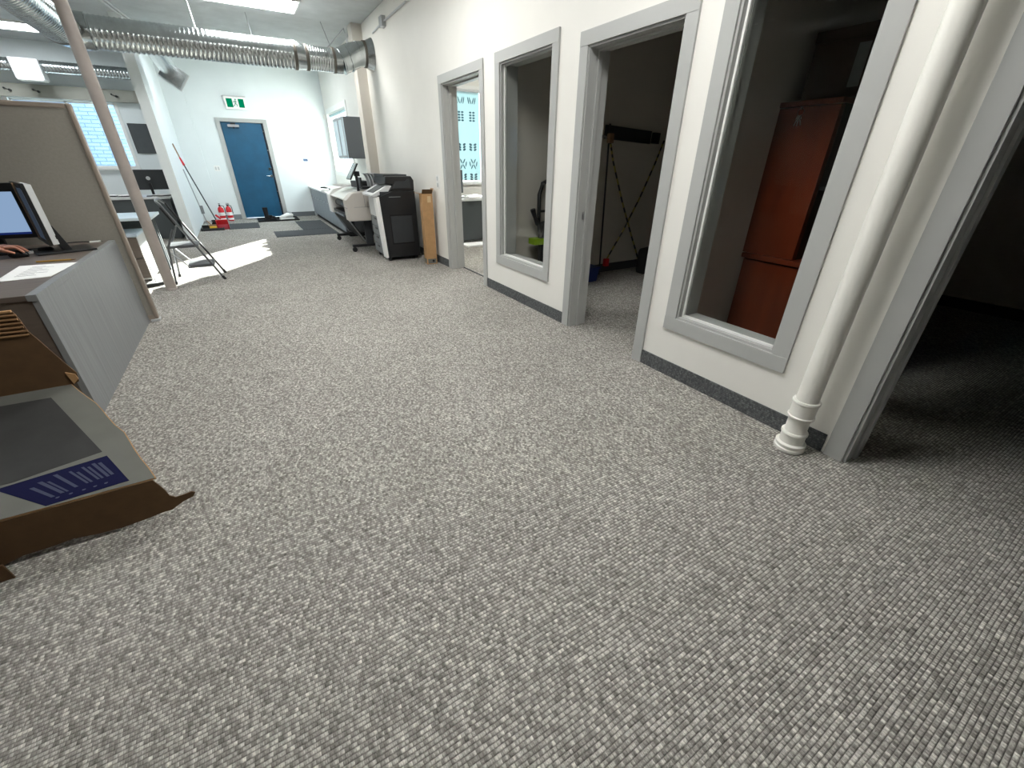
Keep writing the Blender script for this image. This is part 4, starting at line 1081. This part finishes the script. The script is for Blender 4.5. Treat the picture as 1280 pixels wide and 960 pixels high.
MB().box(-0.02, 0.02, -0.085, -0.06, 0.0, 0.02).build('plug', WHITE, t, bevel=0.004)
tag(MB().box(-0.035, 0.035, -0.012, 0.012, 0, 0.012).build('memory_stick', WHITE, None, (-1.13, 4.82, zt), bevel=0.003), 'tiny white plug on the desk by the cubicle screen', 'plug')

# the seated person at the left desk, mostly outside the frame
def skin_obj(name, verts, edges, radii, m, parent=None, root=0, levels=2, loc=(0, 0, 0)):
    me = bpy.data.meshes.new(name)
    me.from_pydata(verts, edges, [])
    o = bpy.data.objects.new(name, me)
    C.objects.link(o); o.location = loc
    if parent is not None: o.parent = parent
    md = o.modifiers.new('skin', 'SKIN')
    md.use_smooth_shade = True
    for i, sv in enumerate(me.skin_vertices[0].data):
        r_ = radii[i]
        sv.radius = (r_, r_) if not isinstance(r_, tuple) else r_
        sv.use_root = (i == root)
    ss = o.modifiers.new('sub', 'SUBSURF'); ss.levels = levels; ss.render_levels = levels
    me.materials.append(m)
    dg = bpy.context.evaluated_depsgraph_get()
    dg.update()
    ev = o.evaluated_get(dg)
    nm = bpy.data.meshes.new_from_object(ev)
    o.modifiers.clear()
    o.data = nm
    if not nm.materials: nm.materials.append(m)
    for p in nm.polygons: p.use_smooth = True
    return o
per = thing('person', 'person in a dark shirt at the left edge with one hand on the desk mouse', 'person', (-2.23, 3.98, 0), 0.0)
# local frame: faces +X
V_ = [(0, 0, 0.55), (0.0, 0, 0.68), (0.01, 0, 0.84), (0.03, 0, 0.98), (0.04, 0, 1.08), (0.055, 0, 1.14),       # 0-5 spine to neck base
      (0.03, 0.10, 1.04), (0.04, 0.19, 1.01), (0.14, 0.25, 0.86), (0.42, 0.32, 0.82), (0.66, 0.33, 0.80),       # 6-10 left arm
      (0.03, -0.10, 1.04), (0.04, -0.19, 1.01), (0.10, -0.26, 0.80), (0.30, -0.18, 0.62), (0.40, -0.13, 0.585),   # 11-15 right arm
      (0.04, 0.10, 0.52), (0.44, 0.13, 0.50), (0.40, 0.14, 0.12), (0.52, 0.15, 0.05),                             # 16-19 left leg
      (0.04, -0.10, 0.52), (0.44, -0.13, 0.50), (0.40, -0.14, 0.12), (0.52, -0.15, 0.05)]                          # 20-23 right leg
Ed = [(0, 1), (1, 2), (2, 3), (3, 4), (4, 5), (3, 6), (6, 7), (7, 8), (8, 9), (9, 10), (3, 11), (11, 12), (12, 13), (13, 14), (14, 15),
      (0, 16), (16, 17), (17, 18), (18, 19), (0, 20), (20, 21), (21, 22), (22, 23)]
Ra = [0.14, 0.135, 0.14, 0.13, 0.08, 0.05, 0.075, 0.065, 0.05, 0.042, 0.033, 0.075, 0.065, 0.05, 0.042, 0.033,
      0.09, 0.065, 0.05, 0.04, 0.09, 0.065, 0.05, 0.04]
skin_obj('body', V_, Ed, Ra, SHIRT, per, 0)
# head
hd = bmesh.new()
bmesh.ops.create_uvsphere(hd, u_segments=28, v_segments=20, radius=1.0)
for v in hd.verts:
    x, y, z = v.co
    r_ = 0.078 if z > -0.2 else 0.078 * (1 - 0.35 * (-0.2 - z))
    fx = 1.0
    v.co = (x * r_ * 1.22, y * r_ * 0.98, z * 0.118)
    if z < -0.3 and x > 0: v.co.x += 0.012
    n_ = Vector((x - 0.98, y, z + 0.12)).length
    if n_ < 0.34: v.co.x += 0.024 * (1 - n_ / 0.34)
    for sy in (-1, 1):
        e_ = Vector((x - 0.9, y - sy * 0.38, z - 0.12)).length
        if e_ < 0.26: v.co.x -= 0.008 * (1 - e_ / 0.26)
me = bpy.data.meshes.new('head'); hd.to_mesh(me); hd.free()
for p in me.polygons: p.use_smooth = True
me.materials.append(SKIN)
ho = bpy.data.objects.new('head', me); C.objects.link(ho); ho.parent = per; ho.location = (0.085, 0, 1.32)
MB().tube([(0.05, 0, 1.12), (0.07, 0, 1.25)], [0.055, 0.05], 16).build('neck', SKIN, per)
for sy in (-1, 1):
    MB().lathe([(0.0, -0.011), (0.008, -0.008), (0.0115, 0), (0.008, 0.008), (0.0, 0.011)], 12, (0.088, sy * 0.031, 0.012)).build('eye', WHITE, ho)
    MB().lathe([(0.001, 0.0), (0.005, 0.001), (0.001, 0.002)], 10, (0.0985, sy * 0.031, 0.012), Matrix.Rotation(PI / 2, 3, 'Y')).build('pupil', BLACK, ho)
    MB().tube([(-0.005, sy * 0.076, -0.03), (-0.012, sy * 0.088, 0.0), (-0.004, sy * 0.085, 0.03), (0.006, sy * 0.078, 0.02)], 0.008, 8).build('ear', SKIN, ho)
MB().tube([(0.088, -0.022, -0.062), (0.096, 0, -0.06), (0.088, 0.022, -0.062)], [0.003, 0.006, 0.003], 8).build('mouth', mat('lips', (150, 84, 78), 0.5), ho)
hb = bmesh.new()
bmesh.ops.create_uvsphere(hb, u_segments=28, v_segments=20, radius=1.0)
for v in hb.verts:
    x, y, z = v.co
    v.co = (x * 0.103 - 0.008, y * 0.086, z * 0.128 + 0.004)
    if x > 0.15 and z < 0.45: v.co.x *= 0.6
    if z < -0.35: v.co = (v.co.x * 0.7, v.co.y * 0.8, v.co.z)
me = bpy.data.meshes.new('hair'); hb.to_mesh(me); hb.free()
for p in me.polygons: p.use_smooth = True
me.materials.append(HAIR)
o = bpy.data.objects.new('hair', me); C.objects.link(o); o.parent = ho
# hand on the mouse: palm with five fingers
def hand(parent, wrist, dirv, side, loc=(0, 0, 0)):
    w = Vector(wrist); d = Vector(dirv).normalized(); s_ = Vector((-d.y, d.x, 0)).normalized() * side
    U = Vector((0, 0, 1))
    def P(a, b, c): return tuple(w + d * a + s_ * b + U * c)
    vs = [P(0, 0, 0), P(0.035, 0, 0.006)]
    es = [(0, 1)]; rd = [0.026, 0.027]
    ks = [(0.085, 0.028, 0.014), (0.09, 0.009, 0.018), (0.086, -0.010, 0.016), (0.078, -0.028, 0.010)]
    ln = [0.066, 0.074, 0.068, 0.054]
    for (a, b, c), l_ in zip(ks, ln):
        i = len(vs)
        vs += [P(a * 0.66, b * 0.72, c * 0.8), P(a, b, c), P(a + l_ * 0.42, b * 1.12, c + 0.004), P(a + l_ * 0.78, b * 1.16, c - 0.014), P(a + l_, b * 1.16, c - 0.03)]
        rd += [0.016, 0.0115, 0.0095, 0.0085, 0.0065]
        es += [(1, i), (i, i + 1), (i + 1, i + 2), (i + 2, i + 3), (i + 3, i + 4)]
    i = len(vs)
    vs += [P(0.035, 0.030, -0.002), P(0.065, 0.048, -0.006), P(0.092, 0.052, -0.012), P(0.108, 0.050, -0.018)]
    rd += [0.016, 0.012, 0.010, 0.0075]
    es += [(1, i), (i, i + 1), (i + 1, i + 2), (i + 2, i + 3)]
    return skin_obj('hand', vs, es, rd, SKIN, parent, 0, 2)
hand(per, (0.70, 0.33, 0.80), (1, -0.10, -0.12), -1)
MB().tube([(0.62, 0.33, 0.803), (0.72, 0.33, 0.80)], [0.03, 0.025], 14).build('wrist', SKIN, per)
hand(per, (0.42, -0.125, 0.585), (1, 0.15, -0.05), 1)
for y in (0.15, -0.15):
    MB().box(0.36, 0.64, y - 0.05, y + 0.05, 0.0, 0.085).build('shoe', BLACK, per, bevel=0.03)


# ------------------------------------------------------------------ torn carton at the lower left
t = thing('torn_carton', 'torn cardboard carton with white printed lid and navy label at lower left', 'carton', (-1.1, 2.3, 0))
L0 = Vector((-1.1, 2.3, 0))
def topz(y): return 0.20 + (y - 1.86) * (0.15 / 0.83)
# outline of the white lid in plan (world x, y); right edge ragged
edge = []
e0, e1 = Vector((-0.575, 1.862)), Vector((-0.955, 2.69))
for k in range(13):
    s = k / 12
    p = e0.lerp(e1, s)
    j = (random.random() - 0.5) * 0.012 if 0 < k < 12 else 0
    bul = 0.025 * math.sin(PI * s)
    edge.append((p.x + j + bul, p.y))
outl = [(-1.75, 1.862)] + edge + [(-1.75, 2.69)]
def sheet(name, poly, m, thick, parent, lift=0.0):
    n = len(poly)
    vs = [(x - L0.x, y - L0.y, topz(y) + lift) for x, y in poly] + [(x - L0.x, y - L0.y, topz(y) + lift - thick) for x, y in poly]
    fs = [tuple(range(n)), tuple(reversed(range(n, 2 * n)))] + [(i, (i + 1) % n, (i + 1) % n + n, i + n) for i in range(n)]
    return MB().add(vs, fs).build(name, m, parent)
lid = sheet('lid', outl, CARD, 0.006, t)
sheet('lid_print', [(-1.74, 1.864)] + [(x - 0.004, y) for x, y in edge] + [(-1.74, 2.688)], PRINT_W, 0.0012, lid, 0.0013)
sheet('picture', [(-1.74, 2.06), (-1.033, 2.048), (-0.771, 2.106), (-1.016, 2.60), (-1.74, 2.62)], PRINT_G, 0.001, lid, 0.0024)
sheet('label', [(-1.075, 2.06 - 0.03), (-0.905, 1.868), (-0.662, 1.885), (-0.752, 2.072)], PRINT_B, 0.001, lid, 0.0024)
# pale lines of small print on the label
A, B_, C_, D_ = Vector((-1.05, 2.03)), Vector((-0.895, 1.875)), Vector((-0.668, 1.888)), Vector((-0.76, 2.06))
mb = MB()
def q2(u, v):
    p = A.lerp(D_, u).lerp(B_.lerp(C_, u), v)
    return p
k = 0
for (u, wd, va, vb) in ((0.14, 0.05, 0.30, 0.82), (0.27, 0.05, 0.18, 0.78), (0.33, 0.03, 0.25, 0.78), (0.46, 0.045, 0.08, 0.72), (0.60, 0.03, 0.12, 0.70), (0.65, 0.03, 0.22, 0.70), (0.74, 0.03, 0.10, 0.68), (0.79, 0.03, 0.15, 0.68), (0.86, 0.04, 0.08, 0.68), (0.92, 0.04, 0.12, 0.66)):
    ps = [q2(u - wd / 2, va), q2(u + wd / 2, va), q2(u + wd / 2, vb), q2(u - wd / 2, vb)]
    mb.add([(p.x - L0.x, p.y - L0.y, topz(p.y) + 0.0032) for p in ps], [(0, 1, 2, 3)])
for u in (0.16, 0.32, 0.48, 0.62, 0.76):
    c = q2(u, 0.88)
    mb.add([(c.x - L0.x + 0.006 * math.cos(a), c.y - L0.y + 0.006 * math.sin(a), topz(c.y) + 0.0032) for a in [2 * PI * j / 10 for j in range(10)]], [tuple(range(10))])
mb.build('label_print', PRINT_L, lid)
# front lip hanging down to the floor with a ragged hem
hem = []
for k in range(17):
    s = k / 16
    x = -1.75 + s * (1.75 - 0.60)
    z = 0.004 if x < -1.1 else 0.012 + 0.014 * math.sin((x + 1.1) * 9) ** 2 + 0.008 * random.random()
    hem.append((x, z))
tail = [(-0.575, 0.026), (-0.555, 0.038), (-0.525, 0.052), (-0.49, 0.062), (-0.478, 0.078), (-0.487, 0.088), (-0.51, 0.085), (-0.545, 0.083), (-0.562, 0.10), (-0.566, 0.13), (-0.575, 0.16), (-0.588, 0.196)]
poly = [(x - L0.x, z) for x, z in hem + tail] + [(-1.75 - L0.x, 0.196)]
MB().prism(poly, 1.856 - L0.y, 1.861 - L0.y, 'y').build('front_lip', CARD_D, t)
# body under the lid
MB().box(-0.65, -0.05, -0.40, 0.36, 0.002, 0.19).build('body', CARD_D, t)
# back flap with exposed flutes
fl2 = [(-1.75, 0.345), (-0.955, 0.345), (-0.925, 0.36), (-0.918, 0.405), (-0.935, 0.45), (-0.962, 0.53), (-0.985, 0.60), (-1.0, 0.64), (-1.003, 0.69), (-1.012, 0.735), (-1.75, 0.76)]
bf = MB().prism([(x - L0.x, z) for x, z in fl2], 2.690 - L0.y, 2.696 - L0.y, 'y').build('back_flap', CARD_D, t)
for k in range(6):
    z = 0.632 + k * 0.019
    xe = -1.0 - 0.002 * k + 0.004 * (k % 2)
    MB().tube([(-1.74 - L0.x, 2.686 - L0.y, z), (-1.2 - L0.x, 2.686 - L0.y, z - 0.002), (xe - L0.x, 2.687 - L0.y, z - 0.006)], 0.0055, 6).build('flute', FLUTE, bf)
MB().box(-0.65, 0.085, 2.683 - L0.y, 2.697 - L0.y, 0.735, 0.744).build('top_edge', CARD, bf)
MB().prism([(-0.955 - L0.x, 0.418), (-0.924 - L0.x, 0.402), (-0.921 - L0.x, 0.375), (-0.945 - L0.x, 0.352)], 2.682 - L0.y, 2.689 - L0.y).build('torn_corner', CARD, bf)
# small piece folded out onto the floor
tag(MB().prism([(-0.5, 0), (-0.04, 0), (-0.045, 0.07), (-0.5, 0.08)], -0.003, 0.003, 'y').build('cardboard_scrap', CARD_D, None, (-1.0, 1.775, 0)), 'brown cardboard scrap standing on the carpet in front of the torn carton', 'cardboard')

# ------------------------------------------------------------------ step ladder
t = thing('step_ladder', 'small folding metal two step ladder by the beige pole', 'step ladder', (-0.69, 6.6, 0))
SILV = mat('ladder_silver', (112, 114, 116), 0.32, 0.8)
TREAD = mat('ladder_tread', (84, 86, 88), 0.6)
for y, s in ((-0.20, 0), (0.20, 1)):
    rl = MB().tube([(0.25, y, 0.02), (0.09, y * 0.97, 0.38), (-0.13, y * 0.95, 0.88)], 0.012, 10).build('front_rail', SILV if s == 0 else BLACK, t)
    MB().tube([(0.262, y, 0.0), (0.24, y, 0.045)], 0.017, 10).build('rubber_foot', BLACK, rl)
    rl = MB().tube([(-0.245, y * 1.1, 0.02), (-0.20, y, 0.42), (-0.10, y * 0.95, 0.62)], 0.011, 10).build('rear_leg', SILV, t)
    MB().tube([(-0.247, y * 1.1, 0.0), (-0.243, y * 1.1, 0.035)], 0.016, 10).build('rubber_foot', BLACK, rl)
MB().tube([(-0.13, -0.19, 0.88), (-0.16, -0.17, 0.915), (-0.17, -0.10, 0.93), (-0.17, 0.10, 0.93), (-0.16, 0.17, 0.915), (-0.13, 0.19, 0.88)], 0.013, 10).build('top_loop', SILV, t)
MB().tube([(-0.145, -0.15, 0.86), (-0.06, -0.15, 0.66)], 0.016, 10).build('grip_sleeve', BLACK, t)
MB().box(-0.22, 0.09, -0.17, 0.17, 0.405, 0.435).build('step', TREAD, t, bevel=0.006)
MB().box(-0.08, 0.19, -0.17, 0.17, 0.165, 0.20).build('step', TREAD, t, bevel=0.006)
for y in (-0.18, 0.18):
    MB().tube([(-0.06, y, 0.18), (-0.22, y, 0.40)], 0.007, 6).build('brace', STEEL, t)

# ------------------------------------------------------------------ left work area behind the screen
t = thing('side_desk', 'pale topped desk behind the cubicle screen beside the pole', 'desk', (-1.8, 7.1, 0))
MB().box(-0.85, 0.80, -0.36, 0.38, 0.70, 0.73).build('worktop', mat('pale_laminate', (206, 218, 222), 0.35), t, bevel=0.003)
MB().box(-0.85, 0.74, 0.28, 0.31, 0.05, 0.70).build('modesty_panel', SLATE, t)
MB().box(-0.84, -0.80, -0.34, 0.36, 0, 0.70).box(0.69, 0.73, 0.24, 0.36, 0, 0.70).build('leg_panel', SLATE, t)
t = thing('drawer_pedestal', 'drawer pedestal with white sides under the pale desk', 'drawer unit', (-1.40, 6.97, 0))
MB().box(-0.21, 0.21, -0.27, 0.28, 0.03, 0.53).build('body', LGREY, t, bevel=0.003)
MB().box(-0.22, 0.225, -0.30, 0.29, 0.53, 0.56).build('cushion_top', mat('pedestal_top', (190, 204, 216), 0.5), t, bevel=0.01)
for a, b in ((0.05, 0.28), (0.29, 0.52)):
    d = MB().box(-0.205, 0.205, -0.29, -0.27, a, b).build('drawer', LAM_D, t, bevel=0.002)
    MB().box(-0.03, 0.03, -0.298, -0.289, b - 0.06, b - 0.045).lathe([(0.008, 0), (0.008, 0.006)], 10, (0.08, -0.29, b - 0.09), Matrix.Rotation(PI / 2, 3, 'X')).build('pull', CHROME, d)
for x in (-0.17, 0.17):
    for y in (-0.22, 0.22):
        MB().lathe([(0.015, 0), (0.02, 0.006), (0.02, 0.03)], 10, (x, y, 0)).build('castor', BLACK, t)
t = thing('power_strip', 'black power strip with looped cord on the carpet by the pole foot', 'power strip', (-1.16, 6.42, 0), 0.5)
MB().box(-0.12, 0.12, -0.025, 0.025, 0, 0.035).build('body', BLACK, t, bevel=0.006)
MB().tube([(0.12, 0, 0.015), (0.18, 0.04, 0.01), (0.17, 0.12, 0.01), (0.08, 0.14, 0.01), (0.12, 0.26, 0.2)], 0.006, 6).build('cord', BLACK, t)
t = thing('far_desk', 'dark panelled desk near the far left window', 'desk', (-2.0, 10.75, 0))
MB().box(-1.1, 0.86, -0.40, 0.40, 0.70, 0.73).build('worktop', LGREY, t, bevel=0.003)
MB().box(-1.1, 0.84, -0.37, -0.34, 0.02, 0.70).build('modesty_panel', SLATE, t)
MB().box(-1.1, -1.06, -0.36, 0.38, 0, 0.70).box(0.80, 0.84, -0.36, 0.38, 0, 0.70).build('side_panel', SLATE, t)
MB().lathe([(0.02, 0), (0.02, 0.02)], 14, (0.40, -0.37, 0.62), Matrix.Rotation(PI / 2, 3, 'X')).build('cable_cap', LGREY, t)
t = thing('monitor', 'black monitor seen from behind on the far desk', 'monitor', (-1.40, 10.70, 0.73), math.radians(2))
MB().box(-0.28, 0.28, -0.02, 0.015, 0.11, 0.44).build('case', DGREY, t, bevel=0.006)
MB().lathe([(0.032, 0), (0.032, 0.003)], 20, (0, -0.02, 0.30), Matrix.Rotation(PI / 2, 3, 'X')).build('badge', LGREY, t)
MB().box(-0.02, 0.02, -0.045, -0.015, 0.0, 0.22).box(-0.11, 0.11, -0.10, 0.08, 0, 0.012).build('stand', BLACK, t)
for k, (x, y, rz) in enumerate(((-1.75, 10.55, 0.2), (-2.05, 10.6, -0.3), (-1.25, 10.48, 0.5))):
    t = thing('paper_stack', ('crumpled papers on the far desk beside the monitor', 'crumpled papers at the left of the far desk', 'papers in front of the monitor on the far desk')[k], 'papers', (x, y, 0.73), rz, 'papers on the far desk')
    for i in range(3):
        MB().box(-0.13, 0.13, -0.09, 0.09, i * 0.015, i * 0.015 + 0.012, Matrix.Rotation(0.2 * i, 3, 'Z')).build('sheet', PAPER if i != 1 else BLACK, t)
t = thing('wall_board', 'dark slate board on the far wall between window and partition', 'board', (-1.59, FY, 1.73))
MB().box(-0.16, 0.16, -0.018, 0, -0.28, 0.28).build('surface', mat('board_slate', (74, 78, 80), 0.7, var=0.08), t)
MB().box(-0.165, 0.165, -0.022, 0, 0.275, 0.285).box(-0.165, 0.165, -0.022, 0, -0.285, -0.275).box(-0.17, -0.16, -0.022, 0, -0.285, 0.285).box(0.16, 0.17, -0.022, 0, -0.285, 0.285).build('edge_frame', DGREY, t)
